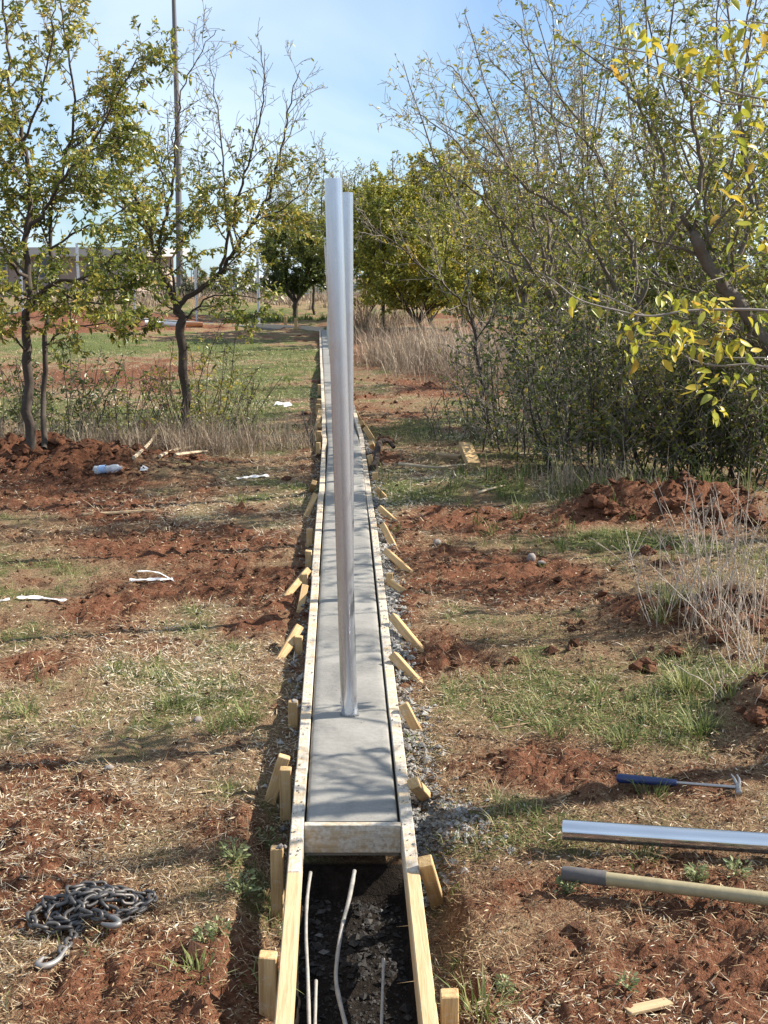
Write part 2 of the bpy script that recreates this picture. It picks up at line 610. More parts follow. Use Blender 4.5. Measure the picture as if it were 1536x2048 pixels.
M['grey_rubber'] = m_plain('dusty_grey_sleeve', (.115, .108, .105), .8, .2, .5, 50, .4)
M['white_strip'] = m_plain('white_plastic', (.74, .72, .70), .5, .4, .2, 40, 0)
M['pipe_white'] = m_plain('white_pipe', (.75, .74, .72), .5, .4, .2, 10, 0)
M['pipe_orange'] = m_plain('orange_pipe', (.55, .22, .08), .5, .4, .2, 10, 0)
M['stone'] = m_plain('grey_stone', (.25, .22, .20), .9, .2, .6, 40, .8)
M['wall'] = m_plain('tan_wall', (.33, .255, .22), .85, .2, .2, 3, .1)
M['trim'] = m_plain('white_trim', (.40, .37, .355), .6, .3, .1, 5, 0)
M['glass'] = m_plain('window_glass', (.06, .08, .10), .1, .6, .1, 5, 0)
M['dark_metal'] = m_plain('grey_painted_pole', (.13, .125, .13), .5, .4, .2, 10, 0)
M['car_white'] = m_plain('white_car_paint', (.55, .56, .58), .3, .5, .05, 3, 0)
M['car_blue'] = m_plain('blue_car_paint', (.10, .16, .28), .3, .5, .05, 3, 0)
M['tyre'] = m_plain('tyre_rubber', (.02, .02, .02), .8, .2, .2, 30, 0)

# plastic of the bottle
mb, nb_, lb_, bb = mat('clear_plastic', .12, .5)
bb.inputs['Base Color'].default_value = (.82, .88, .95, 1)
bb.inputs['Transmission Weight'].default_value = .55
bb.inputs['IOR'].default_value = 1.2
_nn = noise(nb_, lb_, tex(nb_), 45, 4, .6)
bump(nb_, lb_, bb, _nn.outputs['Fac'], .6, .01)
M['bottle'] = mb

# ------------------------------------------------------------------ ground
def build_ground():
    rows = np.concatenate([[-120, -40, -14, -5, -2, -.5, .4, 1.0, 1.5],
                           np.geomspace(1.8, 60, 590), np.geomspace(60, 4500, 40)[1:]])
    nf = 390
    uu = np.linspace(-1, 1, nf)
    ext = np.array([.3, 1, 3, 9, 30, 120, 600, 3000.])
    w = np.maximum(1.75, .42 * rows + .75)
    X = np.concatenate([-(w[:, None] + ext[::-1][None]), w[:, None] * uu[None], w[:, None] + ext[None]], 1)
    # keep the columns beside the strip parallel to it
    Y = np.repeat(rows[:, None], X.shape[1], 1)
    Xs = X + xc(np.clip(Y, 0, 26)) * np.exp(-(X / (2.0 * w[:, None])) ** 2)
    X = Xs
    Z = gz(X, Y)
    far = np.maximum(np.abs(X), Y)
    G = grass_mask(X, Y)
    G = np.where(far > 45, np.clip(G, .45, .75), G)
    rel = np.abs(X - xc(Y))
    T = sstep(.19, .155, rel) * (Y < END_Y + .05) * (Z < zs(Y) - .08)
    nr, nc = X.shape
    V = np.stack([X, Y, Z], -1)
    i = np.arange(nr * nc).reshape(nr, nc)
    q = np.stack([i[:-1, :-1], i[:-1, 1:], i[1:, 1:], i[1:, :-1]], -1).reshape(-1, 4)
    me = mk_mesh('ground', V, q, None, [M['ground']], True, {'grass': ('POINT', G), 'trench': ('POINT', T)})
    return tag(mobj('ground', me), kind='structure')


build_ground()


# ------------------------------------------------------------------ scattered pieces on the ground
def in_strip(x, y, m=.19):
    return (np.abs(x - xc(y)) < m) & (y < CORNER_Y + .3)


def sample(n, y0, y1, spread=.345, pad=.5):
    Y = np.exp(RNG.uniform(math.log(y0), math.log(y1), n))
    X = RNG.uniform(-1, 1, n) * (spread * Y + pad)
    return X, Y


def blades(X, Y, Z, az, pitch, L, Wd, curl):
    """strips of two quads; az heading, pitch rise, curl droop of the second half"""
    n = len(X)
    ca, sa = np.cos(az), np.sin(az)
    p = np.stack([X, Y, Z], -1)
    d1 = np.stack([ca * np.cos(pitch), sa * np.cos(pitch), np.sin(pitch)], -1)
    p2 = pitch + curl
    d2 = np.stack([ca * np.cos(p2), sa * np.cos(p2), np.sin(p2)], -1)
    s = np.stack([-sa, ca, np.zeros(n)], -1)
    m = p + d1 * (L * .5)[:, None]
    t = m + d2 * (L * .5)[:, None]
    w = (Wd * .5)[:, None]
    V = np.stack([p - s * w, p + s * w, m - s * w * .9, m + s * w * .9, t], 1)
    b = np.arange(n)[:, None] * 5
    q = b + np.array([[0, 1, 3, 2]])
    tr = b + np.array([[2, 3, 4]])
    return V.reshape(-1, 3), q, tr


def build_straw():
    n = 480000
    X, Y = sample(n, 2.3, 26)
    g = grass_mask(X, Y)
    keep = (RNG.random(n) < np.clip(.70 + .6 * g, .36, 1)) & ~in_strip(X, Y, .20)
    # less straw on the raw mounds
    mm = sum(hh * gauss(X, Y, cx, cy, rx, ry, rot) for cx, cy, rx, ry, hh, rot in MOUNDS)
    keep &= RNG.random(n) > mm * 6
    keep &= RNG.random(n) < 1.0 + 1.7 * fbm(X * 2.3, Y * 2.3, 3, 77)
    X, Y = X[keep], Y[keep]; n = len(X); g = g[keep]
    Z = gz(X, Y) + .003
    sc = np.clip((Y / 5) ** .45, .8, 2.2)
    L = np.where(RNG.random(n) < .90, RNG.gamma(2.2, .0085, n) + .007, RNG.gamma(3, .014, n)) * sc
    Wd = RNG.uniform(.0010, .0034, n) * sc
    az = RNG.uniform(0, 2 * math.pi, n)
    longs = L > .034 * sc
    pt = RNG.normal(.10, .26, n); Zs = Z + RNG.uniform(0, .009, n)
    V, q, t = blades(X[longs], Y[longs], Zs[longs], az[longs], pt[longs], L[longs], Wd[longs], RNG.normal(-.25, .35, int(longs.sum())))
    sh = ~longs; k = int(sh.sum())
    P0 = np.stack([X, Y, Zs], -1)[sh]
    dv = np.stack([np.cos(az) * np.cos(pt), np.sin(az) * np.cos(pt), np.sin(pt)], -1)[sh] * L[sh][:, None]
    sv = np.stack([-np.sin(az), np.cos(az), RNG.normal(0, .5, n)], -1)[sh] * Wd[sh][:, None] * .5
    V2 = np.stack([P0 - sv, P0 + dv * .5 - sv * 1.2 + [0, 0, .0015], P0 + dv + sv * .4, P0 + dv * .45 + sv], 1).reshape(-1, 3)
    q2 = (np.arange(k)[:, None] * 4 + np.array([[0, 1, 2, 3]])) + len(V)
    V = np.concatenate([V, V2]); nq = len(q)
    q = np.concatenate([q, q2])
    tint = np.clip(.47 + .27 * RNG.normal(size=n) + .6 * fbm(X * 1.1, Y * 1.1, 2, 61) + .1 * g, 0, 1)
    me = mk_mesh('straw_litter', V, q, t, [M['straw']], False, {'tint': ('FACE', np.concatenate([tint[longs], tint[sh], tint[longs]]))})
    tag(mobj('straw_litter', me), 'dry straw and mown stalks strewn over the red earth', 'straw', kind='stuff')


def build_grass():
    # tufts
    nt_ = 17000
    X, Y = sample(nt_, 2.4, 30)
    g = grass_mask(X, Y)
    keep = (RNG.random(nt_) < np.clip((g - .5) * .8, .012, .6)) & ~in_strip(X, Y, .21)
    mm = sum(hh * gauss(X, Y, cx, cy, rx, ry, rot) for cx, cy, rx, ry, hh, rot in MOUNDS)
    keep &= (RNG.random(nt_) > mm * 8)
    X, Y, g = X[keep], Y[keep], g[keep]
    nb = 14
    k = len(X)
    Xb = np.repeat(X, nb) + RNG.normal(0, .022, k * nb) * np.clip(np.repeat(Y, nb) / 5, .7, 3)
    Yb = np.repeat(Y, nb) + RNG.normal(0, .022, k * nb) * np.clip(np.repeat(Y, nb) / 5, .7, 3)
    n = k * nb
    sz = np.repeat(np.clip(.022 + .034 * g + RNG.normal(0, .012, k), .014, .085), nb)
    L = sz * RNG.uniform(.6, 1.5, n)
    Wd = RNG.uniform(.0022, .0045, n) * np.clip((Yb / 5) ** .6, .8, 3)
    V, q, t = blades(Xb, Yb, gz(Xb, Yb) - .004, RNG.uniform(0, 6.283, n), RNG.uniform(.35, 1.45, n), L, Wd, RNG.uniform(-1.1, -.1, n))
    tint = np.clip(np.repeat(RNG.normal(.50, .18, k), nb) + RNG.normal(0, .2, n), 0, 1)
    me = mk_mesh('grass_tufts', V, q, t, [M['grass']], False, {'tint': ('FACE', np.concatenate([tint, tint]))})
    tag(mobj('grass_tufts', me), 'short green and straw coloured grass growing in patches', 'grass', kind='stuff')


OCT = np.array([[1, 0, 0], [-1, 0, 0], [0, 1, 0], [0, -1, 0], [0, 0, 1], [0, 0, -1]], float)
OCF = np.array([[0, 2, 4], [2, 1, 4], [1, 3, 4], [3, 0, 4], [2, 0, 5], [1, 2, 5], [3, 1, 5], [0, 3, 5]])
# a rounder lump: octahedron split once
def split_lump():
    V = [tuple(v) for v in OCT]; F = []
    mid = {}
    def md(a, b):
        k = (min(a, b), max(a, b))
        if k not in mid:
            v = np.array(V[a]) + np.array(V[b]); v /= np.linalg.norm(v)
            V.append(tuple(v)); mid[k] = len(V) - 1
        return mid[k]
    for a, b, c in OCF:
        ab, bc, ca = md(a, b), md(b, c), md(c, a)
        F += [(a, ab, ca), (b, bc, ab), (c, ca, bc), (ab, bc, ca)]
    return np.array(V), np.array(F)
LMV, LMF = split_lump()


def lumps(X, Y, Z, R, flat=.7, jit=.3, big=False):
    tv, tf = (LMV, LMF) if big else (OCT, OCF)
    n = len(X)
    S = np.stack([R * RNG.uniform(.7, 1.3, n), R * RNG.uniform(.7, 1.3, n), R * flat * RNG.uniform(.6, 1.2, n)], -1)
    az = RNG.uniform(0, 6.283, n); tl = RNG.uniform(-.6, .6, n)
    v = tv[None] * (1 + RNG.uniform(-jit, jit, (n, len(tv), 1)))
    v = v * S[:, None]
    c, s = np.cos(tl)[:, None], np.sin(tl)[:, None]
    x, y, z = v[..., 0], v[..., 1], v[..., 2]
    y, z = y * c - z * s, y * s + z * c
    c, s = np.cos(az)[:, None], np.sin(az)[:, None]
    x, y = x * c - y * s, x * s + y * c
    V = np.stack([x + X[:, None], y + Y[:, None], z + Z[:, None]], -1)
    F = tf[None] + (np.arange(n) * len(tv))[:, None, None]
    return V.reshape(-1, 3), F.reshape(-1, 3), len(tf)


def build_clods():
    n = 95000
    X, Y = sample(n, 2.3, 20)
    g = grass_mask(X, Y)
    mm = sum(hh * gauss(X, Y, cx, cy, rx, ry, rot) for cx, cy, rx, ry, hh, rot in MOUNDS)
    keep = (RNG.random(n) < np.clip(.40 - .5 * g + mm * 4, 0.06, .85)) & ~in_strip(X, Y, .2)
    X, Y, mm = X[keep], Y[keep], mm[keep]; n = len(X)
    R = np.clip(RNG.lognormal(math.log(.0050), .62, n) * np.clip((Y / 5) ** .6, .7, 2.5) * (1 + np.clip(mm * 6, 0, 1.0)), .002, .05)
    V, F, k = lumps(X, Y, gz(X, Y) + R * .12, R)
    tint = np.repeat(np.clip(RNG.normal(.5, .22, n), 0, 1), k)
    me = mk_mesh('earth_crumbs', V, None, F, [M['clod']], False, {'tint': ('FACE', tint)})
    tag(mobj('earth_crumbs', me), 'crumbled red clay lying loose on the ground', 'soil', kind='stuff')
    # trench floor stones and crumbs
    n = 3200
    Y = RNG.uniform(2.0, END_Y - .02, n); X = xc(Y) + RNG.uniform(-.14, .14, n)
    R = np.clip(RNG.lognormal(math.log(.0042), .6, n), .002, .018)
    V, F, k = lumps(X, Y, gz(X, Y) + R * .2, R)
    me = mk_mesh('trench_gravel', V, None, F, [m_tint('damp_gravel', [(0, (.012, .009, .008)), (.6, (.03, .025, .021)), (.9, (.085, .078, .07)), (1, (.2, .19, .18))], .7, .4, 0, True)], False,
                 {'tint': ('FACE', np.repeat(np.clip(RNG.beta(1.6, 2.6, n) * 1.1, 0, 1), k))})
    tag(mobj('trench_gravel', me), 'dark damp soil crumbs and gravel on the trench floor', 'gravel', kind='stuff')


def build_spill():
    n = 9500
    Y = np.concatenate([RNG.uniform(3.6, 8.0, int(n * .8)), RNG.uniform(8, 14, n - int(n * .8))])
    side = np.where(RNG.random(n) < .86, 1, -1)
    off = np.abs(RNG.normal(0, .036, n)) * (1 + .6 * (Y < 5) * (side > 0)) + .004
    dens = fbm(Y * 1.6, side * 3.0, 3, 71) + .6 + .35 * (side > 0)
    keep = RNG.random(n) < np.clip(dens, .05, 1) * np.where(off > .12, .4, 1)
    # a tongue of spilled concrete near the end board
    m = 1500
    tY = RNG.normal(4.02, .10, m); tO = np.abs(RNG.normal(.10, .07, m))
    tY = tY - (tO - .1) * .8
    Y = np.concatenate([Y[keep], tY]); side = np.concatenate([side[keep], np.ones(m)]); off = np.concatenate([off[keep], tO])
    n = len(Y)
    X = xc(Y) + side * (HW + BW + off)
    R = np.clip(RNG.lognormal(math.log(.0052), .55, n), .002, .018) * np.clip((Y / 5) ** .3, .9, 1.5)
    pile = .035 * np.exp(-(off / .05) ** 2) * (.5 + fbm(Y * 3, side, 2, 72))
    V, F, k = lumps(X, Y, gz(X, Y) + R * .3 + np.clip(pile, 0, 1) * RNG.random(n), R, .8)
    me = mk_mesh('spilled_concrete', V, None, F, [M['spill']], False, {'tint': ('FACE', np.repeat(np.clip(RNG.normal(.5, .25, n), 0, 1), k))})
    tag(mobj('spilled_concrete', me), 'grey crumbs of spilled concrete along the outside of the forms', 'concrete', kind='stuff')
    # smears and droppings on top of the boards
    n = 380
    Y = RNG.uniform(3.55, 9, n); side = np.where(RNG.random(n) < .6, 1, -1)
    keep = RNG.random(n) < np.where(Y < 4.1, 1, .5)
    Y, side = Y[keep], side[keep]; n = len(Y)
    X = xc(Y) + side * (HW + RNG.uniform(.003, BW - .002, n))
    R = RNG.uniform(.0016, .0055, n)
    V, F, k = lumps(X, Y, zs(Y) + R * .1, R, .5)
    me = mk_mesh('cement_droppings', V, None, F, [M['spill']], False, {'tint': ('FACE', np.repeat(np.clip(RNG.normal(.35, .3, n), 0, 1), k))})
    tag(mobj('cement_droppings', me), 'small grey cement droppings stuck along the board tops', 'concrete', kind='stuff')


build_straw()
build_grass()
build_clods()
build_spill()


# ------------------------------------------------------------------ the concrete strip and its forms
def ribbon(name, ys, section, material, zoff=0.0, closed=True, zn=None):
    """section: (offset from the centre line, height) points swept along the strip"""
    k = len(section)
    V = []
    for y in ys:
        x0 = float(xc(y)); z0 = float(zs(y)) + zoff
        for o, h in section:
            V.append((x0 + o, y, z0 + h + (zn(o, y) if zn and h > -.02 else 0)))
    Q = []
    for i in range(len(ys) - 1):
        for j in range(k if closed else k - 1):
            a = i * k + j; b = i * k + (j + 1) % k
            Q.append((a, a + k, b + k, b))
    polys = [list(range(k)), list(range((len(ys) - 1) * k, len(ys) * k))[::-1]] if closed else None
    me = mk_mesh(name, V, Q, None, [material], False, polys=polys)
    return me


def build_slab():
    w = HW - .0065
    sec = [(-w, -.11), (-w, -.013), (-w + .004, -.006), (-w + .012, -.002)]
    for o in np.linspace(-w + .03, w - .03, 10):
        sec.append((float(o), -.001))
    sec += [(w - .012, -.002), (w - .004, -.006), (w, -.013), (w, -.11)]
    ys = list(np.arange(END_Y + .022, 9, .03)) + list(np.arange(9, CORNER_Y + .1, .12))
    zn = lambda o, y: float(.0022 * fbm(o * 12, y * 9, 2, 81) + .0016 * vnoise(o * 4, y * 40, 82))
    me = ribbon('concrete_strip', ys, sec, M['concrete'], -.004, True, zn)
    me.shade_smooth()
    try:
        me.set_sharp_from_angle(angle=math.radians(50))
    except Exception:
        pass
    o = mobj('concrete_strip', me)
    tag(o, kind='structure')
    # the wing that turns left at the far corner
    pts = [Vector((float(xc(CORNER_Y)) + .1, CORNER_Y + .15)), Vector(gp(518, 655).to_2d()), Vector(gp(270, 638).to_2d()), Vector(gp(20, 626).to_2d())]
    V = []; Q = []
    for i, p in enumerate(pts):
        z = float(gz(p.x, p.y, False)) + .03
        d = (pts[min(i + 1, 3)] - pts[max(i - 1, 0)]).normalized()
        nrm = Vector((-d.y, d.x)) * .15
        for a, h in ((-1, -.2), (-1, 0), (1, 0), (1, -.2)):
            V.append((p.x + nrm.x * a, p.y + nrm.y * a, z + h))
    for i in range(3):
        for j in range(3):
            a = i * 4 + j
            Q.append((a, a + 4, a + 5, a + 1))
    me = mk_mesh('concrete_strip', V, Q, None, [M['concrete']])
    tag(mobj('concrete_strip', me), kind='structure')
    return pts


WING = build_slab()


def beam_mesh(name, L, w, d, material, bev=.0025, tilt_end=0.0, warp=0.0):
    """a sawn piece, length along local z from 0 to L, edges bevelled"""
    a, b = w / 2, d / 2
    e = min(bev, a * .4, b * .4)
    ring = [(-a + e, -b), (a - e, -b), (a, -b + e), (a, b - e), (a - e, b), (-a + e, b), (-a, b - e), (-a, -b + e)]
    V = []; Q = []
    zsn = [0, e, *np.linspace(e, L - e, max(3, int(L / .25) + 2))[1:-1], L - e, L]
    for i, z in enumerate(zsn):
        f = 1 - (e / max(a, b) if i in (0, len(zsn) - 1) else 0)
        wx = warp * math.sin(math.pi * z / L)
        for x, y in ring:
            V.append((x * f + wx, y * f, z + (tilt_end * x if i >= len(zsn) - 2 else 0)))
    k = 8
    for i in range(len(zsn) - 1):
        for j in range(k):
            p, q = i * k + j, i * k + (j + 1) % k
            Q.append((p, q, q + k, p + k))
    return mk_mesh(name, V, Q, None, [material], polys=[list(range(k))[::-1], list(range((len(zsn) - 1) * k, len(zsn) * k))])


def frame(p0, p1, side):
    """matrix with local z from p0 to p1, local x towards 'side'"""
    z = (p1 - p0).normalized()
    x = (side - z * side.dot(z)).normalized()
    y = z.cross(x)
    m = Matrix((x, y, z)).transposed().to_4x4()
    m.translation = p0
    return m


ORD = ['nearest', 'second', 'third', 'fourth', 'fifth', 'sixth', 'seventh', 'eighth', 'ninth', 'tenth', 'eleventh', 'twelfth',
       'thirteenth', 'fourteenth', 'fifteenth', 'sixteenth', 'seventeenth', 'eighteenth', 'nineteenth', 'twentieth', 'twenty-first', 'twenty-second', 'twenty-third', 'twenty-fourth']


def y_of(py):
    """distance at which the strip top is seen at photo row py"""
    lo, hi = 1.5, 40
    for _ in range(50):
        m = (lo + hi) / 2
        z = EYE + ray(700, py).z * (m / ray(700, py).y)
        if z > float(zs(m)): lo = m
        else: hi = m
    return lo


def form_board(y0, y1, side, material, label, jog=0.0, zj=0.0):
    o = side * (HW + BW / 2 + jog)
    p0 = Vector((float(xc(y0)) + o, y0, float(zs(y0)) - .0445 + zj))
    p1 = Vector((float(xc(y1)) + o, y1, float(zs(y1)) - .0445 + zj))
    L = (p1 - p0).length
    me = beam_mesh('form_board', L - .003, BW, .089, material, .003)
    ob = mobj('form_board', me, mat_world=frame(p0, p1, Vector((1, 0, 0))))
    return tag(ob, label, 'board', 'timber form boards along the concrete strip')


jy = lambda p: y_of(p)
segL = [(1.6, jy(1742), 'board', 'clean yellow pine form board on the left edge of the open trench'),
        (jy(1742), jy(1536), 'board_smear', 'cement splashed left form board beside the end of the poured concrete'),
        (jy(1536), jy(1150), 'board_smear', 'cement smeared left form board beside the nearest upright post'),
        (jy(1150), jy(985), 'board_smear', 'left form board beyond the first jog, beside the tree shadows on the concrete'),
        (jy(985), jy(876), 'board_smear', 'left form board running up to the crest of the strip'),
        (jy(876), jy(842), 'board_smear', 'short left form board just beyond the crest where the strip bends'),
        (jy(842), jy(735), 'board_smear', 'pale left form board beyond the crest, on the falling part of the strip'),
        (jy(735), CORNER_Y, 'board_smear', 'farthest left form board, ending at the far corner of the strip')]
segR = [(1.6, jy(1742), 'board', 'clean yellow pine form board on the right edge of the open trench'),
        (jy(1742), jy(1432), 'board_smear', 'cement splashed right form board beside the end of the poured concrete'),
        (jy(1432), jy(1252), 'board_smear', 'right form board beside the two long kickers and the nearest post'),
        (jy(1252), jy(1035), 'board_smear', 'right form board in the middle stretch beside spilled concrete'),
        (jy(1035), jy(874), 'board_smear', 'right form board running up to the crest of the strip'),
        (jy(874), jy(740), 'board_smear', 'right form board beyond the crest, angling left behind the posts'),
        (jy(740), CORNER_Y, 'board_smear', 'farthest right form board hidden mostly behind the posts')]
for i, (a, b, mm, lb) in enumerate(segL):
    form_board(a, b, -1, M[mm], lb, .004 * ((i % 2) - .5) if i > 1 else 0, -.001 - .0005 * i)
for i, (a, b, mm, lb) in enumerate(segR):
    form_board(a, b, 1, M[mm], lb, .004 * ((i % 2) - .5) if i > 1 else 0, -.0012 - .0004 * i)
# end board across the strip
p0 = Vector((float(xc(END_Y)) - HW + .001, END_Y, float(zs(END_Y)) - .046))
p1 = p0 + Vector((2 * HW - .002, 0, 0))
me = beam_mesh('end_board', 2 * HW - .002, .024, .089, M['board_end'], .002)
ob = mobj('end_board', me, mat_world=frame(p0, p1, Vector((0, 1, 0))))
tag(ob, 'cement stained end board across the trench, closing the poured strip', 'board', 'timber form boards along the concrete strip')
# pale form along the far wing
a3 = gp(648, 664); b3 = gp(500, 655)
a3.z = float(gz(a3.x, a3.y, False)) + .06; b3.z = float(gz(b3.x, b3.y, False)) + .06
me = beam_mesh('form_board', (b3 - a3).length, BW, .10, M['board_smear'], .003)
ob = mobj('form_board', me, mat_world=frame(a3, b3, Vector((0, -1, 0))))
tag(ob, 'pale form board crossing behind the far end of the strip to the corner post', 'board', 'timber form boards along the concrete strip')


# stakes and kickers: top and foot in photo points
def stake(top, foot, w, d, label, over=.0, mtl='pine', group='pine stakes and kickers bracing the forms'):
    yy = y_of(top[1] + 10)
    zt = float(zs(yy)) + over
    dd = ray(*top)
    k = (zt - EYE) / dd.z
    T = Vector((0, 0, EYE)) + dd * k
    up = abs(foot[0] - top[0]) < 5
    if up:
        B = Vector((T.x + (foot[0] - top[0]) / 900, T.y, float(gz(T.x, T.y)) - .10))
    else:
        B = gp(*foot)
        B = B + (B - T).normalized() * .06
    L = (T - B).length
    me = beam_mesh('stake', L, w, d, M[mtl], .0025, random.uniform(-.1, .1))
    side = Vector((1, 0, 0)) if up else Vector((0, 1, 0)).cross((T - B).normalized())
    ob = mobj('stake', me, mat_world=frame(B, T, side))
    return tag(ob, label, 'stake', group)


SL = [  # left side, near to far
    ((536, 1908), (535, 2035), .044, 'upright pine stake, nearest one outside the left form board', .004),
    ((554, 1695), (553, 1765), .036, 'upright pine stake topped by a cement lump, outside left board near end board', .006),
    ((571, 1536), (570, 1605), .038, 'upright pine stake with a slanted kicker directly behind it, left of the concrete end', -.004),
    ((569, 1512), (541, 1600), .040, 'slanted kicker just behind an upright stake, left of the end of the concrete', .012),
    ((586, 1402), (586, 1448), .036, 'short upright stake left of the nearest post with a grey crumb on top', .004),
    ((597, 1272), (598, 1300), .036, 'stub of an upright stake in front of the slanted kicker left of the nearest post', -.003),
    ((598, 1254), (564, 1314), .038, 'slanted kicker leaning on the left board above a stake stub', .014),
    ((610, 1172), (600, 1225), .034, 'leaning pine stake in front of the kicker at the left board jog', .006),
    ((609, 1147), (609, 1172), .034, 'upright pine stake behind the leaning one at the left board jog', .004),
    ((616, 1140), (573, 1192), .034, 'long low kicker at the left board jog, behind two stakes', .006),
    ((617, 1101), (617, 1138), .036, 'upright pine stake on the left, just beyond the board jog, nearer of two alike', .012),
    ((619, 1057), (619, 1098), .036, 'upright pine stake on the left, just beyond the board jog, farther of two alike', .012),
    ((630, 990), (612, 1036), .036, 'leaning pine stake on the left halfway to the crest, nearer of a pair', .012),
    ((628, 965), (622, 985), .036, 'short leaning stake on the left halfway to the crest, farther of a pair', .010),
    ((636, 885), (635, 915), .038, 'upright reddish pine stake on the left at the crest of the strip', .012),
    ((638, 862), (634, 870), .05, 'lowest stake of the left cluster just beyond the crest', .02),
    ((638, 850), (633, 866), .05, 'second stake up in the left cluster just beyond the crest', .03),
    ((641, 820), (634, 860), .05, 'slanted stake overlapping the left board just beyond the crest', .05),
    ((636, 808), (632, 838), .05, 'stake above the slanted one on the left beyond the crest', .04),
    ((638, 798), (635, 815), .05, 'small stake on the left side of the falling stretch', .03),
    ((639, 769), (637, 790), .05, 'upright stake at the far end of the left cluster beyond the crest', .05)]
SR = [
    ((899, 1985), (900, 2060), .042, 'upright pale pine stake, nearest one outside the right form board', .010),
    ((850, 1722), (876, 1806), .040, 'leaning ribbed pine stake on the right beside the open trench', .028),
    ((826, 1566), (852, 1600), .036, 'stake half buried in spilled concrete on the right, near the end board', .012),
    ((806, 1408), (834, 1464), .036, 'leaning pine stake on the right, level with the foot of the nearest post', .026),
    ((786, 1310), (824, 1362), .036, 'wide kicker on the right whose shadow crosses onto the concrete beyond the nearest post', .024),
    ((786, 1234), (842, 1298), .036, 'longest kicker on the right, slanting down to bare red earth', .024),
    ((779, 1146), (781, 1172), .034, 'upright stake on the right behind a kicker, in the middle stretch', .012),
    ((780, 1163), (806, 1196), .030, 'kicker in front of an upright stake on the right, middle stretch', .016),
    ((772, 1102), (816, 1144), .034, 'long flat kicker with a nail hole on the right, middle stretch', .012),
    ((765, 1050), (787, 1092), .036, 'leaning sunlit stake on the right, before the long flat kicker', .022),
    ((758, 1015), (779, 1042), .036, 'kicker on the right in the shade, nearer of two toward the crest', .018),
    ((752, 977), (768, 996), .036, 'shaded kicker on the right, farther of two toward the crest', .014),
    ((750, 945), (753, 966), .042, 'upright orange stake on the right below the dark root', .012),
    ((738, 910), (744, 932), .042, 'leaning stake on the right touching the dark root at the crest', .018),
    ((742, 886), (750, 904), .042, 'shaded stake on the right beside the hole at the crest', .014),
    ((730, 856), (745, 880), .05, 'kicker on the right just beyond the crest, lower of three', .02),
    ((722, 846), (735, 864), .05, 'kicker on the right just beyond the crest, middle of three', .03),
    ((708, 820), (720, 842), .05, 'kicker on the right just beyond the crest, uppermost of three', .04)]
for lst in (SL, SR):
    for top, foot, w, lb, over in lst:
        stake(top, foot, w, w * random.uniform(.85, 1.05), lb, over)
for (x, y, lb) in ((592, 650, 'tiny stake on the far pale form board, nearer the strip'), (571, 646, 'tiny stake on the far pale form board, nearer the corner post')):
    p = gp(x, y + 8)
    me = beam_mesh('stake', .3, .08, .06, M['pine'])
    ob = mobj('stake', me, loc=(p.x, p.y, p.z - .05))
    tag(ob, lb, 'stake', 'pine stakes and kickers bracing the forms')
# cement lumps on two stake heads
for (x, y, yy, lb) in ((561, 1689, 1705, 'grey cement lump sitting on the stake head beside the end board'), (589, 1398, 1412, 'small grey crumb sitting on the stake head left of the nearest post')):
    Yd = y_of(yy)
    p = at(x, y + 4, Yd)
    V, F, k = lumps(np.array([p.x, p.x + .012, p.x - .008]), np.array([p.y, p.y + .004, p.y]), np.array([p.z, p.z - .002, p.z - .003]), np.array([.011, .008, .008]), .7, .25, True)
    if y < 1500:
        F = F[:k]; V = V[:len(LMV)]
    me = mk_mesh('cement_lump', V, None, F, [M['stone']])
    tag(mobj('cement_lump', me), lb, 'cement lump')


# ------------------------------------------------------------------ galvanized posts
def pipe_mesh(name, L, r, material, wall=.003, open_end=True, ns=32):
    a = np.linspace(0, 2 * math.pi, ns, endpoint=False)
    rings = [(0, r), (L - .001, r), (L, r - .001), (L, r - wall), (L - .12, r - wall)]
    V = []; Q = []
    for z, rr in rings:
        V += [(rr * math.cos(t), rr * math.sin(t), z) for t in a]
    for i in range(len(rings) - 1):
        for j in range(ns):
            p, q = i * ns + j, i * ns + (j + 1) % ns
            Q.append((p, q, q + ns, p + ns))
    me = mk_mesh(name, V, Q, None, [material], polys=[list(range(4 * ns, 5 * ns))])
    me.shade_smooth()
    me.set_sharp_from_angle(angle=math.radians(40))
    return me


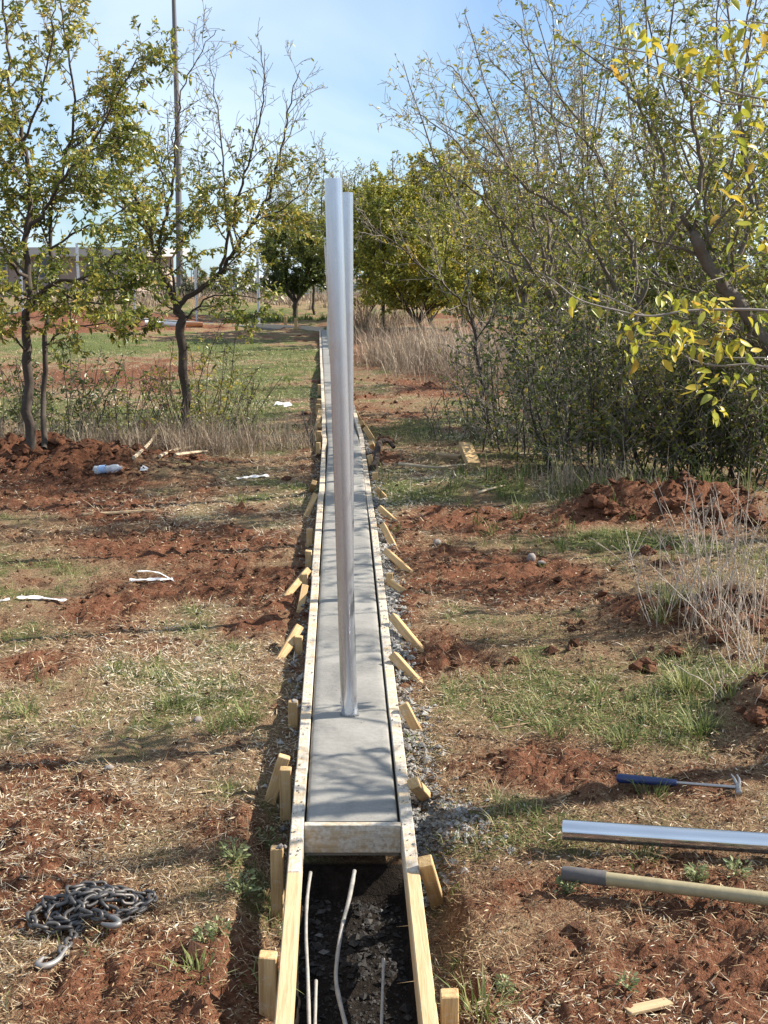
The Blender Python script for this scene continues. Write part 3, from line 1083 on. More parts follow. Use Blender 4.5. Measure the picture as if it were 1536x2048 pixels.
PR = .0305
H_P = 1068 / S1 * .98
post_labels = {0: 'tall galvanized steel post, nearest one, standing in the fresh concrete',
               1: 'galvanized post directly behind the nearest one, top showing to its right',
               7: 'thin far post whose top shows left of the nearest post',
               17: 'galvanized post at the far corner where the strip turns left'}
tops = {0: (666.5, 357), 1: (693, 385), 7: (652.3, 475)}
for i in range(17):
    if i in (5, 10):
        pass
    Yp = float(POST_Y[i])
    base = Vector((float(xc(Yp)), Yp, float(zs(Yp)) - .06))
    if i == 0:
        base = at(699.5, 1425, Yp) + Vector((0, 0, -.06))
    if i in tops:
        top = at(*tops[i], Yp)
    else:
        # the rest of the row is lined up behind the first posts
        f = (base.z + .06 + H_P - EYE)
        px_t = 676 + random.uniform(-3, 5) if i < 8 else 663 + random.uniform(-2, 6)
        top = Vector(((px_t - 768) / F_PX * Yp * 1.02, Yp, base.z + .06 + H_P))
    me = pipe_mesh('fence_post', (top - base).length, PR, M['galv'])
    ob = mobj('fence_post', me, mat_world=frame(base, top, Vector((1, 0, 0))))
    if i == 0:
        npo = ob
        m = 70
        az = RNG.uniform(0, 6.283, m); hh = .06 + np.abs(RNG.normal(0, .045, m)); R = RNG.uniform(.0008, .0028, m)
        V, F, k = lumps(np.cos(az) * PR, np.sin(az) * PR, hh, R, 1.0)
        sp_ = mobj('cement_splash', mk_mesh('cement_splash', V, None, F, [M['spill']], False, {'tint': ('FACE', np.full(len(F), .55))}), ob); sp_['kind'] = 'stuff'
    lb = post_labels.get(i, 'galvanized fence post in the row hidden behind the nearest posts')
    tag(ob, lb, 'post', 'galvanized fence posts set in the strip')
for (x, yb, lb, top) in ((518, 652, 'galvanized post at the far corner where the strip turns left', 490),
                    (394, 645, 'far galvanized post behind the forked tree', 494),
                    (270, 636, 'far galvanized post left of the forked tree trunk', 498),
                    (160, 632, 'far galvanized post behind the leafy left crown', 500),
                    (46, 630, 'far galvanized post beside the left tree trunk', 503)):
    p = gp(x, yb)
    base = p - Vector((0, 0, .1)); top_ = p + Vector((-.01, 0, H_P))
    me = pipe_mesh('fence_post', (top_ - base).length, PR * 1.15, M['galv'], ns=16)
    ob = mobj('fence_post', me, mat_world=frame(base, top_, Vector((1, 0, 0))))
    tag(ob, lb, 'post', 'galvanized fence posts set in the strip')
# patch of rough cement round the nearest foot
_p = at(699.5, 1425, float(POST_Y[0]))
aa = np.linspace(0, 2 * math.pi, 26)[:-1]
V, F, k = lumps(_p.x + .034 * np.cos(aa), _p.y + .034 * np.sin(aa), np.full(25, float(zs(_p.y)) - .003), RNG.uniform(.003, .006, 25), .6)
tag(mobj('cement_collar', mk_mesh('cement_collar', V, None, F, [M['spill']], False, {'tint': ('FACE', np.full(len(F), .45))})), 'rough ring of cement crumbs round the foot of the nearest post', 'cement')

# ------------------------------------------------------------------ things lying about
def tube(pts, radii, ns=8, cap=True):
    pts = [Vector(p) for p in pts]
    V = []; Q = []; P = []
    n = len(pts)
    ref = Vector((.3, .2, .93))
    for i, p in enumerate(pts):
        t = (pts[min(i + 1, n - 1)] - pts[max(i - 1, 0)]).normalized()
        a = t.cross(ref)
        if a.length < .15: a = t.cross(Vector((1, 0, .1)))
        a.normalize(); b = t.cross(a)
        r = radii[i] if hasattr(radii, '__len__') else radii
        for j in range(ns):
            th = 2 * math.pi * j / ns
            V.append(p + (a * math.cos(th) + b * math.sin(th)) * r)
    for i in range(n - 1):
        for j in range(ns):
            p, q = i * ns + j, i * ns + (j + 1) % ns
            Q.append((p, p + ns, q + ns, q))
    if cap:
        P = [list(range(ns)), list(range((n - 1) * ns, n * ns))[::-1]]
    return V, Q, P


def tube_obj(name, pts, radii, material, ns=8, parent=None, smooth=True):
    V, Q, P = tube([tuple(p) for p in pts], radii, ns)
    me = mk_mesh(name, [tuple(v) for v in V], Q, None, [material], polys=P)
    if smooth:
        me.shade_smooth()
        me.set_sharp_from_angle(angle=math.radians(50))
    return mobj(name, me, parent)


def crom(pts, sub=5):
    pts = [Vector(p) for p in pts]
    out = []
    n = len(pts)
    for i in range(n - 1):
        p0 = pts[max(i - 1, 0)]; p1 = pts[i]; p2 = pts[i + 1]; p3 = pts[min(i + 2, n - 1)]
        for k in range(sub):
            t = k / sub
            out.append(.5 * ((2 * p1) + (p2 - p0) * t + (2 * p0 - 5 * p1 + 4 * p2 - p3) * t * t + (3 * p1 - p0 - 3 * p2 + p3) * t ** 3))
    out.append(pts[-1])
    return out


# rods in the trench
def zplane(x, y, dz):
    lo, hi = 1.2, 12
    d = ray(x, y)
    for _ in range(45):
        m = (lo + hi) / 2
        if EYE + d.z * (m / d.y) > float(zs(m)) + dz: lo = m
        else: hi = m
    return Vector((d.x * lo / d.y, lo, EYE + d.z * (lo / d.y)))


def rod(pts, r, label):
    q = crom([zplane(x, y, dz) for x, y, dz in pts], 5)
    d = (q[-1] - q[-2]).normalized()
    q.append(q[-1] + d * .5)
    o = tube_obj('steel_rod', q, [r * random.uniform(.9, 1.12) for _ in q], M['rod'], 8)
    tag(o, label, 'rod', 'steel rods lying in the trench')


rod([(621, 1745, -.10), (614, 1800, -.12), (612, 1870, -.14), (615, 1940, -.15), (618, 2045, -.16)], .0050, 'mud crusted rod along the left wall of the open trench')
rod([(709, 1742, -.10), (698, 1800, -.12), (684, 1855, -.14), (674, 1920, -.16), (673, 1970, -.17), (690, 2046, -.17)], .0060, 'bent pale rod in the middle of the open trench')
rod([(767, 1918, -.17), (766, 1960, -.16), (763, 2046, -.15)], .0042, 'short brown rod by the right wall of the open trench')
rod([(632, 1962, -.18), (630, 2046, -.17)], .0046, 'short grey rod stub close beside the left rod in the trench')

# lying pipe
pa = gp(1124, 1702); pb = gp(1536, 1720)
dirp = (pb - pa).normalized(); dirp.z = 0; dirp.normalize()
pz = max(float(gz(pa.x + dirp.x * t, pa.y + dirp.y * t)) for t in np.linspace(0, 1.2, 40)) + PR - .006
base = Vector((pa.x, pa.y, pz)) + dirp * 1.9
top = Vector((pa.x, pa.y, pz))
base.z += .012
ob = mobj('steel_pipe', pipe_mesh('steel_pipe', (base - top).length, PR, M['galv_lying']), mat_world=frame(base, top, Vector((0, 1, 0))))
tag(ob, 'shiny galvanized pipe lying on the ground, running out of the right side', 'pipe')

# yellow handle with grey sleeve
ha = gp(1122, 1790); hb = gp(1536, 1832)
dh = (hb - ha); dh.z = 0; dh.normalize()
hz = max(float(gz(ha.x + dh.x * t, ha.y + dh.y * t)) for t in np.linspace(0, .9, 30)) + .012
root = empty('tool_handle', (ha.x, ha.y, hz))
tag(root, 'scuffed yellow tool handle with a grey sleeve on its end, lying on red earth', 'tool handle')
A = Vector((ha.x, ha.y, hz)); 
def seg(name, t0, t1, prof_, material):
    pts = [A + dh * t for t, r in prof_]
    o = tube_obj(name, pts, [r for t, r in prof_], material, 20)
    o.parent = root
    o.matrix_parent_inverse = Matrix.Translation((-ha.x, -ha.y, -hz))
seg('sleeve', 0, .125, [(0, .012), (.001, .0185), (.006, .0205), (.06, .021), (.12, .0212), (.1235, .0205), (.124, .017)], M['grey_rubber'])
seg('tube', .12, 1.5, [(.1, .0185), (.5, .0186), (1.0, .0186), (1.6, .0186)], M['yellow_tube'])

# hammer
g0 = gp(1232, 1578); g1 = gp(1478, 1592)
dg = g1 - g0; dg.z = 0; Lh = dg.length; dg.normalize()
zh = max(float(gz(g0.x + dg.x * t, g0.y + dg.y * t)) for t in np.linspace(0, Lh, 30)) + .012
O = Vector((g0.x, g0.y, zh))
root = empty('hammer', O)
tag(root, 'steel claw hammer with a blue grip lying in the shade at right', 'hammer')
def hpart(name, pts, radii, material, ns=14):
    o = tube_obj(name, pts, radii, material, ns)
    o.parent = root
    o.matrix_parent_inverse = Matrix.Translation(-O)
nz = Vector((0, 0, 1)); ns_ = Vector((-dg.y, dg.x, 0))
hpart('grip', [O + dg * t for t in (0, .003, .012, .05, .10, .15, .185, .193, .195)], [.008, .0135, .0160, .0145, .0138, .0125, .0108, .0100, .006], M['blue_grip'])
hpart('shaft', [O + dg * t for t in (.19, .26, .33, Lh)], [.0055, .006, .0065, .0075], M['steel'], 10)
c = O + dg * (Lh - .004)
hpart('head', [c + ns_ * t + nz * z for t, z in ((-.052, .0), (-.050, .0), (-.034, 0), (-.031, 0), (-.02, 0), (0, 0), (.018, .002))], [.006, .0110, .0110, .0085, .008, .0105, .009], M['steel'])
for s in (-1, 1):
    hpart('claw', [c + ns_ * .015 + dg * (.004 * s), c + ns_ * .035 + dg * (.006 * s) + nz * .003, c + ns_ * .055 - dg * .004 + dg * (.008 * s) + nz * .010, c + ns_ * .068 - dg * .012 + dg * (.009 * s) + nz * .018], [.006, .0055, .0045, .002], M['steel'], 8)

# chain
def link_mesh():
    L, w, r = .050, .034, .0053
    st = (L - w) / 2; rc = w / 2 - r
    cl = []
    for k in range(9):
        t = -math.pi / 2 + math.pi * k / 8
        cl.append((st + rc * math.cos(t), rc * math.sin(t)))
    for k in range(9):
        t = math.pi / 2 + math.pi * k / 8
        cl.append((-st + rc * math.cos(t), rc * math.sin(t)))
    n = len(cl); ns = 8
    V = []; Q = []
    for i, (x, y) in enumerate(cl):
        x0, y0 = cl[i - 1]; x1, y1 = cl[(i + 1) % n]
        tx, ty = x1 - x0, y1 - y0; m = math.hypot(tx, ty); nx, ny = ty / m, -tx / m
        for j in range(ns):
            a = 2 * math.pi * j / ns
            V.append((x + nx * r * math.cos(a), y + ny * r * math.cos(a), r * math.sin(a)))
    for i in range(n):
        for j in range(ns):
            a = i * ns + j; b = i * ns + (j + 1) % ns
            c2 = ((i + 1) % n) * ns + j; d = ((i + 1) % n) * ns + (j + 1) % ns
            Q.append((a, b, d, c2))
    me = mk_mesh('link', V, Q, None, [M['chain']]); me.shade_smooth()
    return me


def build_chain():
    cen = gp(180, 1842)
    sx = .158; sy = .15
    rr = random.Random(5)
    pth = []
    # tail to the near hook
    for (x, y) in ((128, 1925), (140, 1900), (150, 1878), (158, 1860), (165, 1845)):
        p = gp(x, y); pth.append(Vector((p.x, p.y, p.z + .012)))
    ntail = len(pth)
    # heap: loops thrown back and forth
    pile = [(-.1, -.5), (-.75, -.55), (-.95, -.1), (-.55, .45), (.0, .3), (.45, -.15), (.9, .25), (.55, .7), (.0, .75), (-.45, .2), (-.8, .3), (-.5, -.35), (.1, -.4), (.6, -.2),
            (1.0, .5), (.75, .75), (.2, .45), (-.3, .75), (-.25, .1), (.3, .1), (.7, .35), (.35, .55), (-.1, .1), (-.6, -.05), (-.35, -.4), (.05, -.05), (.3, .35), (-.1, .6), (-.4, .4), (-.15, -.2), (.2, -.45), (.4, -.6)]
    for k, (a, b) in enumerate(pile):
        X = cen.x + a * sx; Yv = cen.y + b * sy
        heap = max(0, 1 - (a * a + b * b) ** .5)
        pth.append(Vector((X, Yv, float(gz(X, Yv)) + .012 + (k / len(pile)) * .030 * (.3 + heap) + rr.uniform(0, .012))))
    q = crom(pth, 14)
    root = empty('chain', cen)
    tag(root, 'heap of dark steel chain with two grab hooks lying on the left foreground', 'chain')
    lm = link_mesh()
    pitch = .032
    acc = 0; pos = []
    last = q[0]; pos.append(0)
    cum = [0]
    for i in range(1, len(q)):
        cum.append(cum[-1] + (q[i] - q[i - 1]).length)
    tot = cum[-1]
    cum = np.array(cum); arr = np.array([tuple(p) for p in q])
    k = 0; s = 0
    inv = Matrix.Translation(-cen)
    while s < tot - .02:
        p = Vector([np.interp(s, cum, arr[:, j]) for j in range(3)])
        p2 = Vector([np.interp(s + .012, cum, arr[:, j]) for j in range(3)])
        p1 = Vector([np.interp(max(s - .012, 0), cum, arr[:, j]) for j in range(3)])
        t = (p2 - p1)
        t.z *= .7
        t.normalize()
        up = Vector((0, 0, 1))
        xax = t
        ang = (math.radians(42) if k % 2 == 0 else math.radians(-48)) + rr.uniform(-.3, .3)
        side = up.cross(xax).normalized()
        nrm = xax.cross(side)
        yax = side * math.cos(ang) + nrm * math.sin(ang)
        zax = xax.cross(yax)
        m = Matrix((xax, yax, zax)).transposed().to_4x4()
        m.translation = p
        o = bpy.data.objects.new('link', lm)
        link(o, root)
        o.matrix_parent_inverse = inv
        o.matrix_basis = m
        s += pitch; k += 1

    def hook(p, d, side, nm='hook'):
        d = Vector((d.x, d.y, 0)).normalized(); side = Vector((side.x, side.y, 0)).normalized()
        pts = [p - d * .020, p, p + d * .022, p + d * .045 + side * .004, p + d * .064 + side * .016, p + d * .070 + side * .036, p + d * .056 + side * .050, p + d * .036 + side * .050, p + d * .020 + side * .046]
        rad = [.005, .006, .0065, .0075, .0088, .0095, .0088, .0065, .004]
        q2 = crom(pts, 4)
        r2 = list(np.interp(np.linspace(0, len(rad) - 1, len(q2)), range(len(rad)), rad))
        V, Q, P = tube(q2, r2, 10)
        me = mk_mesh(nm, [tuple(v) for v in V], Q, None, [M['hook']], polys=P); me.shade_smooth()
        o = mobj(nm, me, root)
        o.matrix_parent_inverse = inv
        return o
    p = gp(130, 1926); p.z += .016
    e = gp(108, 1948)
    hook(p, (e - p) + Vector((.012, 0, 0)), Vector((-1, -.25, 0)))
    p = gp(192, 1858); p.z += .024
    e = gp(250, 1866)
    hook(p, e - p, Vector((.15, -1, 0)))
build_chain()


# plastic bottle, crumpled
def build_bottle():
    p = gp(218, 948)
    root = empty('plastic_bottle', p)
    tag(root, 'crumpled clear plastic bottle lying on the dirt berm at left', 'bottle')
    prof_ = [(0, .004), (.002, .026), (.010, .031), (.05, .031), (.065, .026), (.085, .030), (.12, .032), (.16, .031), (.185, .022), (.20, .0135), (.212, .0125), (.216, .0125)]
    ns = 18; V = []; Q = []
    for i, (t, r) in enumerate(prof_):
        for j in range(ns):
            a = 2 * math.pi * j / ns
            k = r * 1.15 * (1 + .16 * math.sin(3 * a + t * 60) + .1 * math.sin(5 * a - t * 90)) if 0 < i < 9 else r
            V.append((t, k * math.cos(a), k * math.sin(a) * (.8 if 2 < i < 8 else 1)))
    for i in range(len(prof_) - 1):
        for j in range(ns):
            a = i * ns + j; b = i * ns + (j + 1) % ns
            Q.append((a, b, b + ns, a + ns))
    me = mk_mesh('body', V, Q, None, [M['bottle']]); me.shade_smooth()
    o = mobj('body', me, root); o.location = (-.11, 0, .03); o.rotation_euler = (0, -.12, -.12)
    V = []; Q = []
    for t in (.075, .125):
        for j in range(ns):
            a = 2 * math.pi * j / ns
            V.append((t, .0355 * math.cos(a), .0315 * math.sin(a)))
    for j in range(ns):
        Q.append((j, (j + 1) % ns, (j + 1) % ns + ns, j + ns))
    me = mk_mesh('wrapper', V, Q, None, [m_plain('pale_blue_film', (.35, .50, .75), .4, .4, .3, 60, .2)]); me.shade_smooth()
    o = mobj('wrapper', me, root); o.location = (-.14, 0, .03); o.rotation_euler = (0, -.12, -.12)
    me = mk_mesh('neck_rim', *(lambda t: (t[0], t[1]))((lambda: (
        [(.21 + .006 * (i // 2) * (1 if i < 4 else 1), (.014 if 0 < i < 3 else .012) * math.cos(2 * math.pi * j / ns), (.014 if 0 < i < 3 else .012) * math.sin(2 * math.pi * j / ns)) for i in range(4) for j in range(ns)],
        [(i * ns + j, i * ns + (j + 1) % ns, (i + 1) * ns + (j + 1) % ns, (i + 1) * ns + j) for i in range(3) for j in range(ns)]))()), None, [M['white_strip']])
    o = mobj('neck_rim', me, root); o.location = (-.11, 0, .03); o.rotation_euler = (0, -.12, -.12)
build_bottle()


def strap(px_pts, w, label, name='plastic_strip', material='white_strip', cat='strip', lift=.012):
    q = crom([gp(x, y) + Vector((0, 0, lift)) for x, y in px_pts], 5)
    V = []; Q = []
    th = .0015
    for i, p in enumerate(q):
        t = (q[min(i + 1, len(q) - 1)] - q[max(i - 1, 0)]); t.z = 0; t.normalize()
        s = Vector((-t.y, t.x, random.uniform(-.2, .5))) * w * .5
        for a, h in ((-1, 0), (1, 0), (1, th), (-1, th)):
            v = p + s * a; V.append((v.x, v.y, v.z + h))
    for i in range(len(q) - 1):
        for j in range(4):
            a = i * 4 + j; b = i * 4 + (j + 1) % 4
            Q.append((a, b, b + 4, a + 4))
    me = mk_mesh(name, V, Q, None, [M[material]], polys=[[0, 1, 2, 3], [len(V) - 1, len(V) - 2, len(V) - 3, len(V) - 4]])
    tag(mobj(name, me), label, cat, 'white plastic strips littering the ground')


strap([(259, 1170), (300, 1169), (346, 1165)], .030, 'lower arm of the folded white strap in the left middle ground')
strap([(349, 1163), (315, 1157), (276, 1148)], .020, 'upper arm of the folded white strap in the left middle ground')
strap([(34, 1203), (70, 1200), (112, 1203), (131, 1207)], .024, 'white strap near the left edge, below the folded strap')
strap([(-5, 1207), (20, 1206)], .018, 'short bit of white strap cut by the left edge')
strap([(474, 960), (505, 957), (537, 953)], .035, 'white strap in the shade left of the stakes, near the grass')
strap([(554, 812), (565, 809), (578, 814)], .11, 'scrap of white paper on the sunny grass left of the strip', 'paper_scrap', cat='paper')
strap([(285, 944), (292, 938)], .05, 'tiny white scrap beside the plastic bottle', 'paper_scrap', cat='paper')


# loose wood
def loose(p0, p1, w, d, label, name, cat, material='weathered', lift0=0.0, lift1=0.0):
    a = gp(*p0) + Vector((0, 0, d * .4 + lift0)); b = gp(*p1) + Vector((0, 0, d * .4 + lift1))
    me = beam_mesh(name, (b - a).length, w, d, M[material], .003, random.uniform(-.5, .5))
    ob = mobj(name, me, mat_world=frame(a, b, Vector((0, 0, 1)).cross((b - a).normalized())))
    return tag(ob, label, cat)


loose((1252, 2040), (1338, 2006), .032, .012, 'reddish brown splinter of bark on the near right ground', 'wood_splinter', 'wood')
loose((948, 938), (930, 920), .10, .06, 'broken stub of pale stake propped in the shade by the thicket', 'broken_stake', 'stake', 'pine', 0, .08)
loose((872, 914), (922, 916), .10, .03, 'grey weathered plank lying behind the broken stake', 'plank', 'plank')
loose((556, 668), (602, 670), .09, .03, 'pale plank lying on the far grass before the corner', 'plank', 'plank', 'board')
loose((700, 712), (752, 711), .10, .03, 'pale plank on the far red earth right of the posts', 'plank', 'plank', 'board')
loose((1115, 1597), (1150, 1590), .008, .005, 'short pale stick left of the hammer', 'stick', 'stick')
loose((952, 1622), (1015, 1608), .008, .006, 'thin brown stick on dark soil left of the pipe', 'stick', 'stick')
loose((352, 1592), (430, 1584), .008, .005, 'thin pale stick in the left foreground shade', 'stick', 'stick')
loose((165, 1036), (312, 1024), .022, .016, 'long reddish root lying across the left dirt', 'stick', 'stick')
loose((1000, 1462), (1060, 1448), .006, .004, 'slender stalk lying beside the right grass tufts', 'stick', 'stick')


def curl(px_pts, r0, r1, label, material='twig', lift=.015, name='stick', cat='stick', sub=5):
    q = crom([gp(x, y) + Vector((0, 0, lift + (e[0] if e else 0))) for x, y, *e in px_pts], sub)
    o = tube_obj(name, q, list(np.linspace(r0, r1, len(q))), M[material], 6)
    return tag(o, label, cat)


M['pale_stick'] = m_plain('bleached_stick', (.50, .40, .28), .85, .2, .4, 25, .2)
M['root'] = m_plain('dark_root', (.06, .045, .036), .9, .2, .5, 30, .5)
curl([(798, 937), (830, 941), (870, 942), (905, 940), (938, 937)], .014, .008, 'long bleached stick on the grass right of the strip', 'pale_stick', .03)
curl([(1028, 921), (1060, 920), (1110, 923)], .012, .008, 'straight bleached stick on shaded grass under the thicket', 'pale_stick', .05)
curl([(745, 945), (752, 930), (758, 915, .05), (775, 910, .08), (788, 912, .05)], .03, .018, 'dark curled root rising beside the right stakes at the crest', 'root', .03, 'root', 'root')
curl([(625, 893), (612, 870, .05), (606, 848, .12)], .012, .007, 'thin dark stick leaning by the left board at the crest', 'root', .02)
curl([(268, 925), (300, 905, .05), (320, 885, .15), (330, 858, .3)], .016, .008, 'bent pale branch end sticking up left of the forked tree', 'pale_stick')
curl([(320, 922), (350, 908), (400, 900)], .014, .009, 'pale fallen branch before the forked tree', 'pale_stick', .04)
curl([(350, 915), (390, 913), (415, 908)], .014, .01, 'short thick pale branch lying below the forked tree', 'pale_stick', .03)
curl([(490, 880), (540, 890), (575, 905)], .010, .004, 'thin dark twig lying right of the forked tree', 'root', .03)
curl([(955, 992), (985, 982), (1010, 975)], .010, .005, 'curved shaded stick on the right dirt', 'pale_stick', .02)
curl([(970, 1018), (1000, 1016), (1035, 1010)], .010, .005, 'shaded stick lying in the right grass edge', 'root', .02)


def rock(px, r, label, material='stone', name='stone', cat='stone'):
    p = gp(*px)
    if name == 'clod':
        m = 26
        a = RNG.uniform(0, 6.283, m); q = np.sqrt(RNG.random(m)) * r * .85
        R = r * RNG.uniform(.22, .55, m)
        V, F, k = lumps(p.x + np.cos(a) * q, p.y + np.sin(a) * q, p.z + RNG.random(m) * (r * .9 - q * .8).clip(0), R, .8, .33, True)
    else:
        V, F, k = lumps(np.array([p.x]), np.array([p.y]), np.array([p.z + r * .35]), np.array([r]), .75, .16, True)
    me = mk_mesh(name, V, None, F, [M[material]])
    if name == 'stone': me.shade_smooth()
    return tag(mobj(name, me), label, cat)


M['clod_plain'] = m_plain('clay_clod', (.135, .060, .034), .95, .1, .6, 60, .8)
rock((874, 1090), .034, 'round dark stone alone on the right earth')
rock((1062, 1130), .036, 'larger pale stone at the edge of the right grass')
rock((1082, 1134), .022, 'smaller stone touching the larger pale stone')
rock((1028, 1330), .026, 'dark clod alone on the pale straw at right', 'clod_plain', 'clod', 'clod')
rock((218, 1546), .022, 'pale pinkish stone in the left middle foreground')
rock((296, 860), .14, 'big brown earth clod left of the forked tree', 'clod_plain', 'clod', 'clod')
rock((330, 815), .06, 'small brown earth clod behind the big one', 'clod_plain', 'clod', 'clod')
rock((395, 1445), .02, 'grey stone in the grass left of the strip')
rock((1195, 1020), .085, 'jagged red clod topping the right berm, leftmost', 'clod_plain', 'clod', 'clod')
rock((1222, 1022), .075, 'jagged red clod beside the leftmost one on the right berm', 'clod_plain', 'clod', 'clod')
rock((1345, 1010), .09, 'red clod at the crown of the right berm', 'clod_plain', 'clod', 'clod')
rock((1440, 1030), .085, 'red clod on the right berm, behind the dry weed heads', 'clod_plain', 'clod', 'clod')
rock((1505, 1040), .08, 'red clod at the right end of the berm', 'clod_plain', 'clod', 'clod')
rock((1275, 1032), .06, 'low red clod between the two peaks of the right berm', 'clod_plain', 'clod', 'clod')
rock((1440, 1275), .055, 'dark red clod among the dry weed stems', 'clod_plain', 'clod', 'clod')
rock((1505, 1262), .06, 'dark red clod near the right edge under the dry weeds', 'clod_plain', 'clod', 'clod')
rock((1350, 1305), .04, 'small red clod left of the grass clump and weeds', 'clod_plain', 'clod', 'clod')
rock((1520, 1440), .05, 'dark clod heaped at the right edge above the hammer', 'clod_plain', 'clod', 'clod')
rock((60, 905), .09, 'dark red clod on top of the left dirt berm', 'clod_plain', 'clod', 'clod')
rock((140, 930), .06, 'red clod on the slope of the left dirt berm', 'clod_plain', 'clod', 'clod')
rock((240, 1005), .06, 'red clod below the plastic bottle', 'clod_plain', 'clod', 'clod')
rock((1205, 1205), .05, 'red clod among the scattered soil right of middle', 'clod_plain', 'clod', 'clod')
rock((1290, 1340), .05, 'red clod below the dry weeds on the right', 'clod_plain', 'clod', 'clod')
rock((1400, 1240), .06, 'red clod at the foot of the dry weeds', 'clod_plain', 'clod', 'clod')
rock((1295, 1108), .05, 'red clod at the right end of the green grass', 'clod_plain', 'clod', 'clod')
rock((860, 775), .10, 'red clod on the far ground left of the thin right tree', 'clod_plain', 'clod', 'clod')
rock((768, 885), .07, 'dark clod by the hole right of the crest', 'clod_plain', 'clod', 'clod')
# ------------------------------------------------------------------ trees
def nrm3(x, y, z):
    m = math.sqrt(x * x + y * y + z * z) or 1e-9
    return x / m, y / m, z / m


class Plant:
    def __init__(self, seed, leaf, leaf_size=.05, rmin=.0016, bare_top=None, wander=.16, trop=.05, angle=(28, 62), spacing=(.16, .10, .06), ratio=(.55, .5, .45),
                 levels=3, leaf_gap=.035, twig_len=.9):
        self.r = random.Random(seed)
        self.leaf = leaf          # function (x, y, z, level) -> probability
        self.ls = leaf_size
        self.rmin = rmin
        self.wander = wander; self.trop = trop; self.angle = angle; self.spacing = spacing; self.ratio = ratio
        self.levels = levels; self.gap = leaf_gap; self.twig_len = twig_len
        self.main = []; self.limbs = []; self.twigs = []; self.lp = []; self.ld = []

    def perp(self, d):
        r = self.r
        while True:
            v = (r.gauss(0, 1), r.gauss(0, 1), r.gauss(0, 1))
            k = v[0] * d[0] + v[1] * d[1] + v[2] * d[2]
            v = (v[0] - k * d[0], v[1] - k * d[1], v[2] - k * d[2])
            m = math.sqrt(v[0] ** 2 + v[1] ** 2 + v[2] ** 2)
            if m > .1:
                return v[0] / m, v[1] / m, v[2] / m

    def leaves_on(self, pts, lev):
        r = self.r
        for a, b in zip(pts[:-1], pts[1:]):
            L = math.dist(a, b)
            n = L / self.gap
            n = int(n) + (r.random() < n - int(n))
            if n == 0: continue
            d = nrm3(b[0] - a[0], b[1] - a[1], b[2] - a[2])
            for _ in range(n):
                t = r.random()
                p = (a[0] + (b[0] - a[0]) * t, a[1] + (b[1] - a[1]) * t, a[2] + (b[2] - a[2]) * t)
                if r.random() < self.leaf(p[0], p[1], p[2], lev):
                    q = self.perp(d)
                    k = r.uniform(.1, 1.0)
                    dd = nrm3(q[0] + d[0] * k, q[1] + d[1] * k, q[2] * .8 + d[2] * k - r.uniform(.1, .9))
                    self.lp.append(p); self.ld.append(dd)

    def grow(self, p, d, L, r0, lev):
        r = self.r
        n = max(3, min(9, int(L / .11))) if lev < 2 else max(2, min(4, int(L / .10)))
        st = L / n
        pts = [p]; rad = [r0]
        w = self.wander * (1 + .25 * lev)
        for i in range(n):
            d = nrm3(d[0] + r.gauss(0, w), d[1] + r.gauss(0, w), d[2] + r.gauss(0, w) + self.trop)
            p = (p[0] + d[0] * st, p[1] + d[1] * st, p[2] + d[2] * st)
            pts.append(p); rad.append(max(self.rmin, r0 * (1 - .75 * (i + 1) / n)))
        (self.limbs if r0 > .011 else self.twigs).append((pts, rad))
        self.spawn(pts, rad, lev)

    def spawn(self, pts, rad, lev, start=.15):
        if lev >= self.levels - 1 or lev >= 1:
            self.leaves_on(pts, lev)
        if lev >= self.levels: return
        r = self.r
        L = sum(math.dist(a, b) for a, b in zip(pts[:-1], pts[1:]))
        s = L * start + r.random() * self.spacing[lev]
        cum = [0]
        for a, b in zip(pts[:-1], pts[1:]): cum.append(cum[-1] + math.dist(a, b))
        while s < L * .99:
            i = 0
            while i < len(cum) - 2 and cum[i + 1] < s: i += 1
            t = (s - cum[i]) / max(1e-6, cum[i + 1] - cum[i])
            a, b = pts[i], pts[i + 1]
            p = (a[0] + (b[0] - a[0]) * t, a[1] + (b[1] - a[1]) * t, a[2] + (b[2] - a[2]) * t)
            d = nrm3(b[0] - a[0], b[1] - a[1], b[2] - a[2])
            q = self.perp(d)
            an = math.radians(r.uniform(*self.angle))
            dd = nrm3(d[0] * math.cos(an) + q[0] * math.sin(an), d[1] * math.cos(an) + q[1] * math.sin(an), d[2] * math.cos(an) + q[2] * math.sin(an) + .15)
            rl = rad[i] + (rad[i + 1] - rad[i]) * t
            base = self.twig_len if lev == 0 else L
            l2 = base * self.ratio[lev] * r.uniform(.45, 1.15) * (1 - .45 * s / L)
            if l2 > .035:
                self.grow(p, dd, l2, max(self.rmin, min(rl * .62, .004 + l2 * .010)), lev + 1)
            s += self.spacing[lev] * r.uniform(.5, 1.6)

    def limb(self, pts, r0, r1, lev=0, jitter=.02, start=.12, thin=.74):
        """an authored limb: smooth curve through the given places"""
        r = self.r
        q = crom([Vector(p) for p in pts], 4)
        q = [(v.x + r.gauss(0, jitter * .5), v.y + r.gauss(0, jitter), v.z + r.gauss(0, jitter * .4)) if 0 < i < len(q) - 1 else tuple(v) for i, v in enumerate(q)]
        r0 = max(r0 * thin, .0035) if r0 > .004 else r0
        rad = list(np.linspace(r0, min(r1, r0), len(q)))
        self.main.append((q, rad))
        self.spawn(q, rad, lev, start)
        return q


